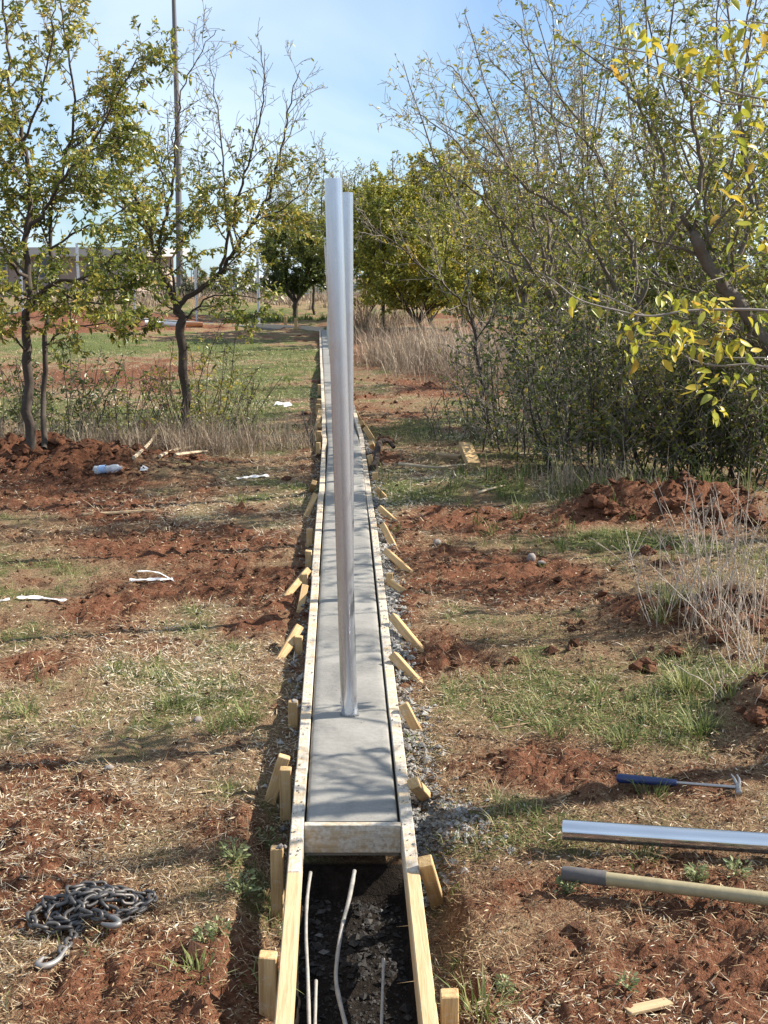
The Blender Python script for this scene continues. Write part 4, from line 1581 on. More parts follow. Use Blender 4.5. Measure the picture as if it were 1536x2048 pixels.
def tubes(lines, ns):
    groups = {}
    for pts, rad in lines:
        groups.setdefault(len(pts), []).append((pts, rad))
    VV = []; QQ = []; off = 0
    for n, g in groups.items():
        P = np.array([p for p, _ in g], float); R = np.array([r for _, r in g], float)
        B = len(g)
        T = np.empty_like(P)
        T[:, 1:-1] = P[:, 2:] - P[:, :-2]; T[:, 0] = P[:, 1] - P[:, 0]; T[:, -1] = P[:, -1] - P[:, -2]
        T /= np.linalg.norm(T, axis=-1, keepdims=True) + 1e-9
        ref = np.broadcast_to(np.array([.31, .87, .17]), T.shape)
        a = np.cross(T, ref); a /= np.linalg.norm(a, axis=-1, keepdims=True) + 1e-9
        b = np.cross(T, a)
        th = np.linspace(0, 2 * math.pi, ns, endpoint=False)
        V = P[:, :, None] + (a[:, :, None] * np.cos(th)[:, None] + b[:, :, None] * np.sin(th)[:, None]) * R[:, :, None, None]
        idx = np.arange(B * n * ns).reshape(B, n, ns) + off
        nx = np.roll(idx, -1, 2)
        Q = np.stack([idx[:, :-1], nx[:, :-1], nx[:, 1:], idx[:, 1:]], -1).reshape(-1, 4)
        VV.append(V.reshape(-1, 3)); QQ.append(Q); off += B * n * ns
    return np.concatenate(VV), np.concatenate(QQ)


def leaf_geom(P, D, size, wide=.42, fold=.26):
    """six-point folded leaves hanging from P towards D"""
    P = np.array(P); D = np.array(D); n = len(P)
    ref = RNG.normal(size=(n, 3)); ref[:, 2] += .8
    S = np.cross(D, ref); S /= np.linalg.norm(S, axis=1, keepdims=True) + 1e-9
    N = np.cross(S, D)
    L = size * RNG.uniform(.6, 1.25, n)[:, None]
    w = L * wide * .5
    cv = RNG.uniform(-.25, .15, n)[:, None] * L
    base = P; tip = P + D * L + N * cv * 1.0
    l1 = P + D * L * .32 + S * w * .92 + N * (w * fold + cv * .2)
    r1 = P + D * L * .32 - S * w * .92 + N * (w * fold + cv * .2)
    l2 = P + D * L * .68 + S * w * .78 + N * (w * fold + cv * .6)
    r2 = P + D * L * .68 - S * w * .78 + N * (w * fold + cv * .6)
    V = np.stack([base, l1, l2, tip, r2, r1], 1)
    b = np.arange(n)[:, None] * 6
    q = np.concatenate([b + np.array([[0, 3, 2, 1]]), b + np.array([[0, 5, 4, 3]])])
    return V.reshape(-1, 3), q


def leaf_diamond(P, D, size, wide=.5):
    P = np.array(P); D = np.array(D); n = len(P)
    ref = RNG.normal(size=(n, 3)); ref[:, 2] += .8
    S = np.cross(D, ref); S /= np.linalg.norm(S, axis=1, keepdims=True) + 1e-9
    N = np.cross(S, D)
    L = size * RNG.uniform(.6, 1.25, n)[:, None]
    w = L * wide * .5
    k = w * RNG.uniform(-.1, .5, n)[:, None]
    V = np.stack([P, P + D * L * .45 + S * w + N * k, P + D * L, P + D * L * .45 - S * w + N * k], 1)
    b = np.arange(n)[:, None] * 4
    t = np.concatenate([b + np.array([[0, 2, 1]]), b + np.array([[0, 3, 2]])])
    return V.reshape(-1, 3), t


def finish(T, name, label, cat, base, group=None, leafm='leaf', bark='bark', twigm='twig', tint=(.4, .2), shape=True, patch=1.0, part='trunk'):
    root = empty(name, base)
    tag(root, label, cat, group)
    B = np.array(tuple(base))
    def add(nm, V, q, t, m, smooth=False, attrs=None, kind=None):
        me = mk_mesh(nm, V - B, q, t, [m], smooth, attrs)
        o = mobj(nm, me, root)
        if kind: o['kind'] = kind
        return o
    for i, l in enumerate(T.main):
        V, q = tubes([l], 9 if l[1][0] > .022 else 6)
        add('stem' if cat in ('shrub', 'sapling') else 'trunk' if i == 0 else 'branch', V, q, None, M[bark], True)
    if T.limbs:
        V, q = tubes(T.limbs, 5); add('boughs', V, q, None, M[bark], True, kind='stuff')
    if T.twigs:
        V, q = tubes(T.twigs, 3); add('twigs', V, q, None, M[twigm], True, kind='stuff')
    if T.lp:
        P = np.array(T.lp)
        tn = np.clip(RNG.normal(tint[0], tint[1], len(P)) + patch * .35 * fbm(P[:, 0] * 1.7 + P[:, 1] * .6, P[:, 2] * 1.7 + P[:, 1] * .9, 2, 91), 0, 1)
        if shape:
            V, q = leaf_geom(P, T.ld, T.ls)
            add('foliage', V, q, None, M[leafm], False, {'tint': ('FACE', np.concatenate([tn, tn]))}, 'stuff')
        else:
            V, t = leaf_diamond(P, T.ld, T.ls)
            add('foliage', V, None, t, M[leafm], False, {'tint': ('FACE', np.concatenate([tn, tn]))}, 'stuff')
    return root


def path(px, Y, dy=0.0, dy0=0.0):
    """places for a limb: photo points at distance Y, drifting by dy metres along its length"""
    n = len(px)
    return [at(x, y, Y + dy0 + dy * i / max(1, n - 1)) for i, (x, y) in enumerate(px)]


# ---- left forked tree
b = gp(374, 890)
Yb = b.y
def lf(x, y, z, lev):
    h = z - EYE                       # height above the eye
    f = .62 if h < .3 else max(.03, .62 - .85 * (h - .3))
    return f * (.3 if lev < 2 else 1)
T = Plant(11, lf, .049, .0021, spacing=(.10, .075, .06), ratio=(.72, .62, .55), twig_len=.95, leaf_gap=.0085)
T.limb([b - Vector((0, 0, .1))] + path([(372, 820), (366, 720), (361, 650), (354, 606)], Yb), .056, .046, 3)
T.limb(path([(354, 608), (328, 560), (312, 525), (300, 470), (286, 420), (262, 372), (240, 330), (228, 250)], Yb, -.7), .036, .006)
T.limb(path([(312, 525), (322, 470), (336, 420), (346, 350), (352, 290), (357, 230), (364, 180), (395, 120), (432, 60)], Yb, .5, -.1), .026, .003)
T.limb(path([(356, 612), (400, 580), (440, 545), (468, 500), (497, 455), (530, 405), (553, 340), (570, 260), (583, 190), (600, 140)], Yb, .3), .034, .003)
T.limb(path([(440, 545), (456, 470), (474, 400), (496, 330), (516, 250), (526, 160), (522, 90)], Yb, -.5), .022, .003)
T.limb(path([(468, 500), (452, 430), (448, 340), (440, 260), (428, 170), (420, 110)], Yb, .6), .018, .003)
T.limb(path([(300, 470), (262, 430), (222, 395), (190, 330), (185, 270)], Yb, .5), .018, .004)
T.limb(path([(362, 625), (330, 610), (290, 575), (250, 560)], Yb, -.6), .014, .004)
T.limb(path([(372, 640), (410, 600), (450, 590), (520, 600)], Yb, -.3), .014, .004)
T.limb(path([(497, 455), (540, 430), (590, 400), (640, 330)], Yb, .4), .013, .003)
T.limb(path([(350, 590), (345, 520), (380, 460), (400, 400), (395, 320)], Yb, .9), .018, .004)
T.limb(path([(475, 620), (490, 640), (520, 625), (545, 600)], Yb - .4, .1), .006, .003, 2)
finish(T, 'forked_tree', 'left tree forking above a bare dark trunk, bare twigs on top', 'tree', b, bark='bark_dark', twigm='bark', tint=(.52, .24))

# ---- far left leafy tree of two stems
b = gp(66, 905)
Ya = b.y
def lf(x, y, z, lev):
    return (.60 if z < EYE + 1.2 else .46) * (.35 if lev < 2 else 1)
T = Plant(12, lf, .049, .0020, spacing=(.095, .072, .06), ratio=(.72, .62, .55), twig_len=.95, leaf_gap=.0075)
T.limb([b - Vector((0, 0, .1))] + path([(56, 820), (50, 720), (50, 640), (60, 600), (52, 540), (50, 470), (60, 380), (45, 280), (22, 180), (10, 60), (0, -90)], Ya, .3), .058, .006, 0, start=.3)
T.limb(path([(54, 640), (66, 604), (105, 568), (165, 558), (210, 525), (250, 500)], Ya, -.6), .032, .004)
T.limb([gp(88, 900)] + path([(86, 800), (92, 690), (100, 600), (100, 500), (108, 400), (135, 300), (150, 200), (130, 60), (110, -60)], Ya + .3, .6), .034, .005, 0, start=.3)
T.limb(path([(50, 470), (90, 420), (130, 350), (190, 280), (255, 150), (285, 105)], Ya, -.4), .024, .003)
T.limb(path([(165, 558), (200, 580), (240, 576)], Ya - .3, -.3), .012, .004)
T.limb(path([(48, 560), (15, 520), (-30, 470), (-70, 380)], Ya, -.5), .022, .004)
T.limb(path([(45, 280), (80, 200), (100, 90), (110, 0)], Ya + .1, -.4), .016, .004)
T.limb(path([(60, 380), (20, 330), (-30, 280), (-60, 150)], Ya + .2, .3), .016, .004)
T.limb(path([(108, 400), (160, 370), (195, 300), (215, 200)], Ya + .5, .3), .016, .004)
T.limb(path([(50, 700), (20, 670), (-20, 660)], Ya, -.3), .012, .004)
T.limb(path([(90, 690), (130, 660), (190, 650), (230, 640)], Ya + .3, -.5), .012, .004)
T.limb(path([(105, 568), (160, 600), (215, 610), (260, 640)], Ya - .4, -.2), .012, .004)
T.limb(path([(100, 500), (160, 460), (215, 440), (270, 400)], Ya + .4, .2), .014, .004)
T.limb(path([(50, 470), (10, 430), (-30, 400)], Ya, .4), .014, .004)
T.limb(path([(135, 300), (190, 260), (225, 190), (240, 120)], Ya + .6, .2), .012, .004)
finish(T, 'leafy_tree', 'leafy tree at far left with dark twin stems, behind the dirt berm', 'tree', b, bark='bark_dark', twigm='bark', tint=(.50, .24))


def shrub(name, label, px, Y, height, width, stems, seed, dens=.6, leafm='leaf', tint=(.35, .2), size=.05, lev=2, group=None, cat='shrub', twigm='bark', shape=True, spacing=(.075, .06, .05), gap=.026, bark='bark_dark', bare=None, lean=.3, r0=.009, ratio=(.6, .55, .5)):
    """many thin stems from one foot"""
    p = gp(*px)
    if Y: p = Vector((p.x * Y / p.y, Y, float(gz(p.x * Y / p.y, Y))))
    top = p.z + height
    def lf(x, y, z, l):
        f = dens
        if bare is not None and z > p.z + height * bare: f *= max(.06, 1 - (z - p.z - height * bare) / (height * .25))
        return f
    T = Plant(seed, lf, size, .0022 if p.y < 20 else .005, spacing=spacing, ratio=ratio, twig_len=height * .42, levels=lev, leaf_gap=gap)
    rr = T.r
    for k in range(stems):
        a = rr.uniform(0, 6.283); q = math.sqrt(rr.random())
        hx = height * rr.uniform(.6, 1.05) * (1 - .25 * q)
        fx, fy = p.x + math.cos(a) * q * width * .25, p.y + math.sin(a) * q * width * .25
        tx, ty = p.x + math.cos(a) * q * width * .5 + rr.gauss(0, .08), p.y + math.sin(a) * q * width * .5
        f = Vector((fx, fy, float(gz(fx, fy)) - .04)); t = Vector((tx, ty, f.z + hx))
        mid = f.lerp(t, .5) + Vector((rr.gauss(0, .06), rr.gauss(0, .06), 0)) * height
        T.limb([f, mid, t], r0 * rr.uniform(.7, 1.4) * max(.6, height / 1.4), .0025, 0, .01, .08)
    return finish(T, name, label, cat, p, group, leafm, bark, twigm, tint, shape)


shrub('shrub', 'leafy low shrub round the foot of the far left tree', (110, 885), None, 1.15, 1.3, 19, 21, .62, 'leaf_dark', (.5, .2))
shrub('shrub', 'twiggy shrub with few leaves round the foot of the forked tree', (400, 888), None, .95, 1.5, 24, 22, .30, 'leaf', (.42, .2), bare=.8)
shrub('sapling', 'yellowish sapling beside the trunk of the forked tree', (402, 880), None, 1.3, .6, 6, 23, .6, 'leaf', (.78, .2), cat='sapling')
shrub('shrub', 'small leafy shrub between the two left trees', (235, 885), None, .85, 1.2, 18, 24, .42, 'leaf', (.45, .2))
shrub('shrub', 'low leafy shrub cut by the left edge of the picture', (5, 885), None, .9, .9, 10, 25, .6, 'leaf_dark', (.5, .2))

# ---- right side: trees with authored limbs
# slim tree leaning left over the dead grass
b = gp(968, 868); Y1 = b.y
lf = lambda x, y, z, lev: .16 if z > EYE - .3 else .30
T = Plant(31, lf, .046, .0021, spacing=(.10, .08, .065), ratio=(.7, .6, .55), twig_len=.8, leaf_gap=.05)
T.limb([b - Vector((0, 0, .1))] + path([(966, 820), (958, 740), (950, 690), (944, 640)], Y1), .024, .019, 1, start=.2)
T.limb(path([(944, 640), (925, 605), (890, 570), (850, 540), (800, 495), (760, 465), (720, 430), (700, 405)], Y1, -.3), .016, .003)
T.limb(path([(944, 640), (938, 590), (935, 530), (925, 450), (900, 360), (880, 330)], Y1, .4), .012, .003)
T.limb(path([(950, 690), (985, 620), (1000, 560), (990, 480)], Y1, .3), .010, .003)
T.limb(path([(960, 760), (925, 730), (890, 720)], Y1, -.2), .007, .003, 1)
T.limb(path([(890, 570), (870, 520), (855, 440), (850, 380)], Y1 - .1, .2), .008, .003)
finish(T, 'slim_tree', 'slim dark sapling leaning left with nearly bare branches, right of the strip', 'tree', b, bark='bark_dark', twigm='twig', tint=(.5, .25))

# crooked tree at the left front of the thicket
b = gp(1112, 915); Y2 = b.y
lf = lambda x, y, z, lev: .42 if z < EYE + .4 else .11
T = Plant(32, lf, .046, .0021, spacing=(.095, .075, .062), ratio=(.72, .62, .55), twig_len=.95, leaf_gap=.019)
T.limb([b - Vector((0, 0, .1))] + path([(1112, 860), (1118, 780), (1104, 720), (1110, 650), (1104, 600), (1098, 560)], Y2), .052, .036, 1, start=.2)
T.limb(path([(1104, 600), (1060, 540), (1020, 470), (985, 420), (930, 370), (870, 330), (835, 312)], Y2, -.4), .022, .003)
T.limb(path([(1098, 560), (1075, 470), (1040, 380), (1000, 300), (955, 220), (920, 150), (895, 130)], Y2, .3), .022, .003)
T.limb(path([(1098, 560), (1100, 470), (1080, 380), (1070, 300), (1060, 200), (1040, 130), (1010, 90)], Y2, .8), .022, .003)
T.limb(path([(1104, 640), (1140, 570), (1180, 500), (1190, 420), (1175, 330), (1165, 200), (1160, 90)], Y2, -.3), .020, .003)
T.limb(path([(1060, 540), (1010, 520), (950, 500), (900, 470), (860, 420)], Y2 - .1, .5), .012, .003)
T.limb(path([(985, 420), (950, 340), (900, 270), (850, 235), (830, 225)], Y2 - .2, .1), .010, .003)
T.limb(path([(1040, 380), (1010, 330), (960, 290), (890, 250), (860, 240)], Y2, -.3), .010, .003)
finish(T, 'crooked_tree', 'crooked grey tree at the left front of the thicket, long bare limbs sweeping left', 'tree', b, bark='bark', twigm='twig', tint=(.6, .25))

# big spreading tree in the middle of the thicket
b = gp(1245, 945); Y3 = b.y + .4
b = Vector((b.x * Y3 / b.y, Y3, float(gz(b.x * Y3 / b.y, Y3))))
lf = lambda x, y, z, lev: .42 if z < EYE + .7 else .11
T = Plant(33, lf, .046, .0021, spacing=(.10, .078, .065), ratio=(.72, .62, .55), twig_len=1.0, leaf_gap=.019)
T.limb([b - Vector((0, 0, .1))] + path([(1242, 860), (1250, 760), (1262, 680), (1272, 610)], Y3), .05, .038, 1, start=.3)
T.limb(path([(1272, 640), (1220, 560), (1180, 485), (1120, 420), (1060, 380), (1000, 300), (945, 220), (905, 175)], Y3, -.5), .026, .003)
T.limb(path([(1272, 610), (1270, 530), (1245, 440), (1215, 350), (1170, 260), (1100, 170), (1050, 90), (1030, 40)], Y3, .4), .026, .003)
T.limb(path([(1272, 610), (1310, 520), (1320, 420), (1300, 300), (1270, 180), (1240, 60), (1230, -60)], Y3, .2), .026, .004)
T.limb(path([(1180, 485), (1150, 400), (1120, 300), (1100, 200), (1110, 90), (1090, -10)], Y3 - .2, .4), .016, .003)
T.limb(path([(1310, 520), (1370, 430), (1420, 330), (1440, 200), (1430, 60), (1440, -60)], Y3, -.4), .02, .004)
T.limb(path([(1215, 350), (1180, 290), (1130, 250), (1060, 190), (990, 130), (960, 100)], Y3 + .2, -.2), .012, .003)
finish(T, 'spreading_tree', 'tall spreading tree in the middle of the thicket, thin crown against the sky', 'tree', b, bark='bark', twigm='twig', tint=(.6, .22))

# leaning trunk at the right edge
b = gp(1600, 960); Y4 = b.y - .6
b = Vector((at(1600, 960, Y4).x, Y4, float(gz(at(1600, 960, Y4).x, Y4))))
lf = lambda x, y, z, lev: .60 if z < EYE + 1.2 else .45
T = Plant(34, lf, .046, .0021, spacing=(.095, .075, .062), ratio=(.75, .62, .55), twig_len=.95, leaf_gap=.018)
T.limb([b - Vector((0, 0, .1))] + path([(1590, 860), (1560, 740), (1500, 640), (1450, 575), (1410, 520), (1388, 470)], Y4), .062, .042, 1, start=.35)
T.limb(path([(1388, 470), (1360, 420), (1330, 370), (1320, 300), (1285, 230), (1240, 160), (1180, 110), (1120, 70)], Y4, .3), .028, .003)
T.limb(path([(1388, 470), (1400, 380), (1395, 280), (1370, 180), (1340, 90), (1350, -40)], Y4, -.3), .026, .004)
T.limb(path([(1450, 575), (1490, 480), (1500, 380), (1480, 250), (1490, 120), (1500, -40)], Y4, .3), .026, .004)
T.limb(path([(1410, 520), (1350, 490), (1290, 480), (1230, 440), (1180, 420)], Y4, -.4), .014, .003)
T.limb(path([(1560, 740), (1600, 640), (1640, 500), (1630, 300), (1600, 100)], Y4, .2), .03, .004)
finish(T, 'leaning_tree', 'leaning grey trunk at right with dense green crown up to the picture top', 'tree', b, bark='bark', twigm='twig', tint=(.56, .22))

# filler trees behind the front row
for i, (px, Yd, seed, h, lab) in enumerate((((1040, 900), 15.5, 41, 4.1, 'green tree behind the crooked tree, seen between its limbs'),
                                  ((1200, 900), 14.6, 42, 4.3, 'green tree deep in the thicket behind the spreading tree'),
                                  ((1370, 900), 13.6, 43, 4.6, 'green tree deep in the thicket left of the leaning trunk'),
                                  ((1530, 900), 13.0, 44, 4.6, 'green tree deep in the thicket at the right edge'),
                                  ((1120, 900), 19.0, 45, 4.0, 'farther green tree filling the back of the thicket'))):
    p0 = gp(*px); X = p0.x * Yd / p0.y
    b = Vector((X, Yd, float(gz(X, Yd))))
    lf = (lambda zz: (lambda x, y, z, lev: .55 if z < zz else .16))(b.z + h * .60)
    T = Plant(seed, lf, .050, .0026, spacing=(.13, .10, .08), ratio=(.7, .6, .5), twig_len=1.1, leaf_gap=.018)
    rr = T.r
    T.limb([b - Vector((0, 0, .1)), b + Vector((rr.gauss(0, .05), 0, h * .2)), b + Vector((rr.gauss(0, .1), 0, h * .36))], .055, .04, 1, start=.3)
    for k in range(6):
        a = 6.283 * k / 6 + rr.uniform(-.4, .4)
        s = b + Vector((0, 0, h * rr.uniform(.22, .36)))
        e = b + Vector((math.cos(a) * h * rr.uniform(.2, .4), math.sin(a) * h * .25, h * rr.uniform(.75, 1.05)))
        m_ = s.lerp(e, .45) + Vector((math.cos(a), math.sin(a), 0)) * h * .06
        T.limb([s, m_, e], .026, .004)
    finish(T, 'thicket_tree', lab, 'tree', b, None, 'leaf', 'bark', 'twig', (.52, .22), False)

for (X, Yd, h, seed, lab) in ((3.25, 8.1, 3.4, 46, 'leafy tree just cut by the right edge behind the dry weeds'), (2.95, 6.7, 2.5, 47, 'small leafy tree beyond the right edge beside the dry weeds')):
    b = Vector((X, Yd, float(gz(X, Yd))))
    T = Plant(seed, lambda x, y, z, lev: .30, .058, .0024, spacing=(.12, .09, .08), ratio=(.7, .6, .5), twig_len=.9, leaf_gap=.024)
    rr = T.r
    T.limb([b - Vector((0, 0, .1)), b + Vector((.03, 0, h * .2)), b + Vector((0, .05, h * .36))], .05, .035, 1, start=.4)
    for k in range(6):
        a = 6.283 * k / 6 + rr.uniform(-.4, .4)
        sx = b + Vector((0, 0, h * rr.uniform(.2, .36)))
        e = b + Vector((math.cos(a) * h * rr.uniform(.2, .36), math.sin(a) * h * .25, h * rr.uniform(.75, 1.05)))
        T.limb([sx, sx.lerp(e, .45) + Vector((math.cos(a), math.sin(a), 0)) * h * .06, e], .022, .004)
    finish(T, 'thicket_tree', lab, 'tree', b, None, 'leaf', 'bark', 'twig', (.45, .22), False)

# undergrowth of the thicket
UG = [((1010, 905), 1.15, .9, 12, .42, 'dark twiggy shrub at the left end of the thicket'),
      ((1085, 925), 1.35, .9, 14, .50, 'dark shrub in the undergrowth beneath the crooked tree'),
      ((1165, 940), 1.45, 1.0, 16, .55, 'dense dark shrub between the crooked tree and the spreading tree'),
      ((1255, 950), 1.5, 1.0, 16, .58, 'dense dark shrub at the foot of the spreading tree'),
      ((1345, 955), 1.6, 1.0, 17, .58, 'dense dark shrub right of the spreading tree trunk'),
      ((1430, 960), 1.6, 1.0, 17, .60, 'dark green shrub below the drooping yellow branch'),
      ((1520, 965), 1.7, 1.0, 17, .60, 'dark green shrub at the right edge of the thicket'),
      ((905, 880), .62, .7, 9, .12, 'nearly leafless low shrub left of the slim leaning tree'),
      ((985, 885), .9, .7, 10, .20, 'twiggy low shrub at the foot of the slim leaning tree')]
for i, (px, h, w, st, dens, lab) in enumerate(UG):
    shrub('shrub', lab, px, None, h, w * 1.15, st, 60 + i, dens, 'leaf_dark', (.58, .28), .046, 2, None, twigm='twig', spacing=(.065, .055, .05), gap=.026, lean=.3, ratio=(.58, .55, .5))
for i, (px, Yd, h, lab) in enumerate((((1130, 900), 13.5, 1.9, 'tall shadowed shrub in the second row behind the crooked tree'), ((1290, 900), 12.9, 2.1, 'tall shadowed shrub in the second row behind the spreading tree'),
                                  ((1450, 900), 12.2, 2.2, 'tall shadowed shrub in the second row left of the leaning trunk'), ((1020, 900), 14.5, 1.6, 'tall shadowed shrub behind the slim leaning tree'))):
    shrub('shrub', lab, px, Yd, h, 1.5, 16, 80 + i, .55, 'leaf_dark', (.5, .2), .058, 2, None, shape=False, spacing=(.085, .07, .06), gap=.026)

# ---- far trees
def far_tree(name, label, px, h, w, seed, dens, leafm, tint, size=.085, bare=.85, stems=7, trunk=.25, r=.06, twigm='bark', lean=0):
    b = gp(*px)
    lf = lambda x, y, z, lev: dens if z < b.z + h * bare else dens * .15
    T = Plant(seed, lf, size * .85, .0050, spacing=(.14, .11, .12), ratio=(.7, .6, .5), twig_len=h * .36, levels=2, leaf_gap=.0065)
    rr = T.r
    if trunk > 0:
        T.limb([b - Vector((0, 0, .1)), b + Vector((rr.gauss(0, .04), 0, h * trunk * .5)), b + Vector((lean * .3, 0, h * trunk))], r, r * .75, 2, start=.5)
    for k in range(stems):
        a = 6.283 * k / stems + rr.uniform(-.4, .4)
        s = b + Vector((lean * .3 * (trunk > 0), 0, h * trunk * rr.uniform(.75, 1)))
        q = rr.uniform(.25, 1)
        e = b + Vector((lean + math.cos(a) * w * .5 * q, math.sin(a) * w * .5 * q, h * rr.uniform(.8, 1.05) * (1.05 - .3 * q)))
        m_ = s.lerp(e, .5) + Vector((math.cos(a), math.sin(a), 0)) * w * .14
        T.limb([s, m_, e], r * .5, .008)
    return finish(T, name, label, 'tree', b, None, leafm, 'bark_dark', twigm, tint, False)


far_tree('dark_tree', 'dark green round tree beyond the corner of the strip', (592, 640), 3.5, 2.9, 101, .95, 'leaf_dark', (.5, .2), .105, .72, 9, .16, .10)
far_tree('thin_tree', 'thin trunked tree right of the posts with a loose green crown', (765, 668), 4.0, 2.6, 102, .75, 'leaf_far', (.5, .22), .085, .8, 7, .45, .05)
far_tree('bushy_tree', 'bushy green tree behind the dead grass on the right', (835, 675), 3.9, 3.4, 103, .95, 'leaf_far', (.50, .24), .085, .95, 9, .08, .06)
far_tree('yellow_tree', 'yellowing tree glowing behind the slim leaning tree', (860, 668), 2.7, 1.9, 104, .95, 'leaf_far', (.86, .16), .085, 1.1, 8, .10, .05)
far_tree('bushy_tree', 'tall olive tree top rising over the right thicket edge', (925, 655), 4.7, 3.4, 105, .95, 'leaf_far', (.66, .22), .095, 1.1, 9, .12, .07)
far_tree('bushy_tree', 'green tree behind the leaning slim tree at the thicket edge', (960, 690), 3.3, 2.6, 106, .9, 'leaf_far', (.48, .22), .085, 1.0, 8, .08, .06)
far_tree('bushy_tree', 'dense green tree far behind the crooked tree', (1060, 680), 3.2, 3.0, 107, .9, 'leaf_far', (.40, .2), .09, 1.0, 9, .08, .07)
far_tree('bare_tree', 'bare topped tree straight behind the posts', (690, 640), 4.6, 2.4, 108, .45, 'leaf_far', (.45, .2), .085, .55, 7, .2, .05)
far_tree('bare_tree', 'bare topped tree behind the dark round tree', (628, 630), 5.4, 2.8, 109, .35, 'leaf_far', (.45, .2), .09, .62, 8, .22, .06)
far_tree('small_tree', 'brownish small tree beside the posts at the end of the track', (735, 645), 2.3, 1.7, 110, .55, 'leaf_far', (.75, .25), .08, .9, 7, .05, .04)
for i, (px, lab) in enumerate((((1170, 672), 'green tree far behind the spreading tree, glimpsed through its limbs'), ((1290, 678), 'green tree far behind the thicket middle'),
                            ((1400, 685), 'green tree far behind the leaning trunk'), ((1510, 690), 'green tree far behind the thicket at the right edge'))):
    far_tree('bushy_tree', lab, px, 3.1, 3.4, 121 + i, .9, 'leaf_far', (.36, .2), .10, 1.0, 9, .05, .07)
far_tree('bushy_tree', 'green far tree filling the gap behind the thin trunk', (790, 640), 3.9, 4.0, 111, .9, 'leaf_far', (.52, .24), .09, 1.0, 9, .08, .06)


for i, (px, h, w, lab) in enumerate((((352, 602), 1.5, 3.2, 'hazy grey green bush far behind the forked tree trunk'), ((440, 600), 1.7, 3.4, 'hazy grey green bush far off left of the corner post'),
                                ((540, 600), 1.6, 3.0, 'hazy grey green bush far off right of the corner post'))):
    far_tree('far_bush', lab, px, h, w, 141 + i, .55, 'leaf_haze', (.6, .2), .14, .8, 8, .04, .05)

# ---- dead grass and weeds
def stalk_mass(name, label, px, rx, ry, n, h, w, seed, tint=(.55, .2), kind='stuff', material='dead', lean=.32, curlr=(-.9, .15)):
    rg = np.random.default_rng(seed)
    cx, cy = flat_pt(*px)
    nc = max(8, n // 22)
    CX = cx + rg.normal(0, rx * .5, nc); CY = cy + rg.normal(0, ry * .5, nc); CH = rg.uniform(.45, 1.15, nc)
    ci = rg.integers(0, nc, n)
    sp = h * .13
    ox = rg.normal(0, sp, n); oy = rg.normal(0, sp, n)
    X = CX[ci] + ox; Y = CY[ci] + oy
    ok = ~in_strip(X, Y, .22); X, Y, ci, ox, oy = X[ok], Y[ok], ci[ok], ox[ok], oy[ok]; n = len(X)
    L = h * np.clip(rg.normal(.75, .25, n), .2, 1.3) * CH[ci]
    V, q, t = blades(X, Y, gz(X, Y) - .01, np.arctan2(oy, ox) + rg.normal(0, .9, n), rg.normal(1.22, lean, n), L, w * rg.uniform(.6, 1.3, n), rg.uniform(*curlr, n))
    tn = np.clip(rg.normal(tint[0], tint[1], n), 0, 1)
    me = mk_mesh(name, V, q, t, [M[material]], False, {'tint': ('FACE', np.concatenate([tn, tn]))})
    return tag(mobj(name, me), label, 'grass', kind=kind)


stalk_mass('dead_grass', 'tall pale dead grass before the far green trees', (872, 728), 1.3, 1.6, 4200, .85, .008, 201, (.5, .25))
stalk_mass('dead_grass', 'tall pale dead grass showing between the thicket stems', (985, 750), 1.2, 1.6, 2400, 1.0, .008, 202, (.6, .2))
stalk_mass('dead_grass', 'brown dead brush at the end of the track right of the posts', (742, 652), .7, 1.6, 700, .8, .02, 203, (.30, .25))
stalk_mass('dead_grass', 'dry grass and weeds under the two left trees', (230, 895), 1.7, .5, 2600, .42, .0045, 204, (.55, .28))
stalk_mass('dead_grass', 'dry grass at the foot of the forked tree', (400, 890), .8, .5, 1500, .38, .0045, 205, (.55, .28))
stalk_mass('tall_grass', 'long green grass in the shade before the thicket', (1230, 990), 1.8, .9, 2600, .20, .0050, 206, (.35, .2), 'stuff', 'grass', .4, (-1.0, -.2))
stalk_mass('tall_grass', 'long green grass in the right middle ground', (1160, 1090), 1.0, .6, 900, .11, .0042, 207, (.38, .2), 'stuff', 'grass', .4, (-1.0, -.2))
stalk_mass('dead_grass', 'dry grass clump at the edge of the shaded grass', (1170, 1000), .35, .25, 420, .34, .004, 208, (.6, .2))
stalk_mass('dead_grass', 'pale dead grass along the right edge', (1500, 1290), .35, .8, 650, .26, .0030, 209, (.65, .2))
stalk_mass('tall_grass', 'rich green grass tufts at the lower right edge', (1450, 1420), .32, .25, 420, .11, .0036, 210, (.45, .2), 'stuff', 'grass', .45, (-1.0, -.2))
stalk_mass('far_grass', 'tawny uncut grass beyond the corner posts', (480, 603), 7, 7, 9000, .5, .03, 211, (.55, .15), lean=.4)
stalk_mass('far_grass', 'green grass strip behind the corner of the strip', (600, 640), 2.2, 1.4, 3500, .22, .02, 212, (.4, .15), 'stuff', 'grass', .4, (-1, -.2))

def tuft(px, n, h, seed, label, tint=.45):
    rg = np.random.default_rng(seed)
    p = gp(*px)
    X = p.x + rg.normal(0, .028, n); Y = p.y + rg.normal(0, .028, n)
    V, q, t = blades(X - p.x, Y - p.y, np.full(n, -.005), np.arctan2(Y - p.y, X - p.x) + rg.normal(0, .5, n), rg.uniform(.6, 1.45, n), h * rg.uniform(.5, 1.2, n), rg.uniform(.0026, .0048, n), rg.uniform(-.9, -.1, n))
    tn = np.clip(rg.normal(tint, .2, n), 0, 1)
    me = mk_mesh('grass_clump', V, q, t, [M['grass']], False, {'tint': ('FACE', np.concatenate([tn, tn]))})
    tag(mobj('grass_clump', me, loc=p), label, 'grass clump')

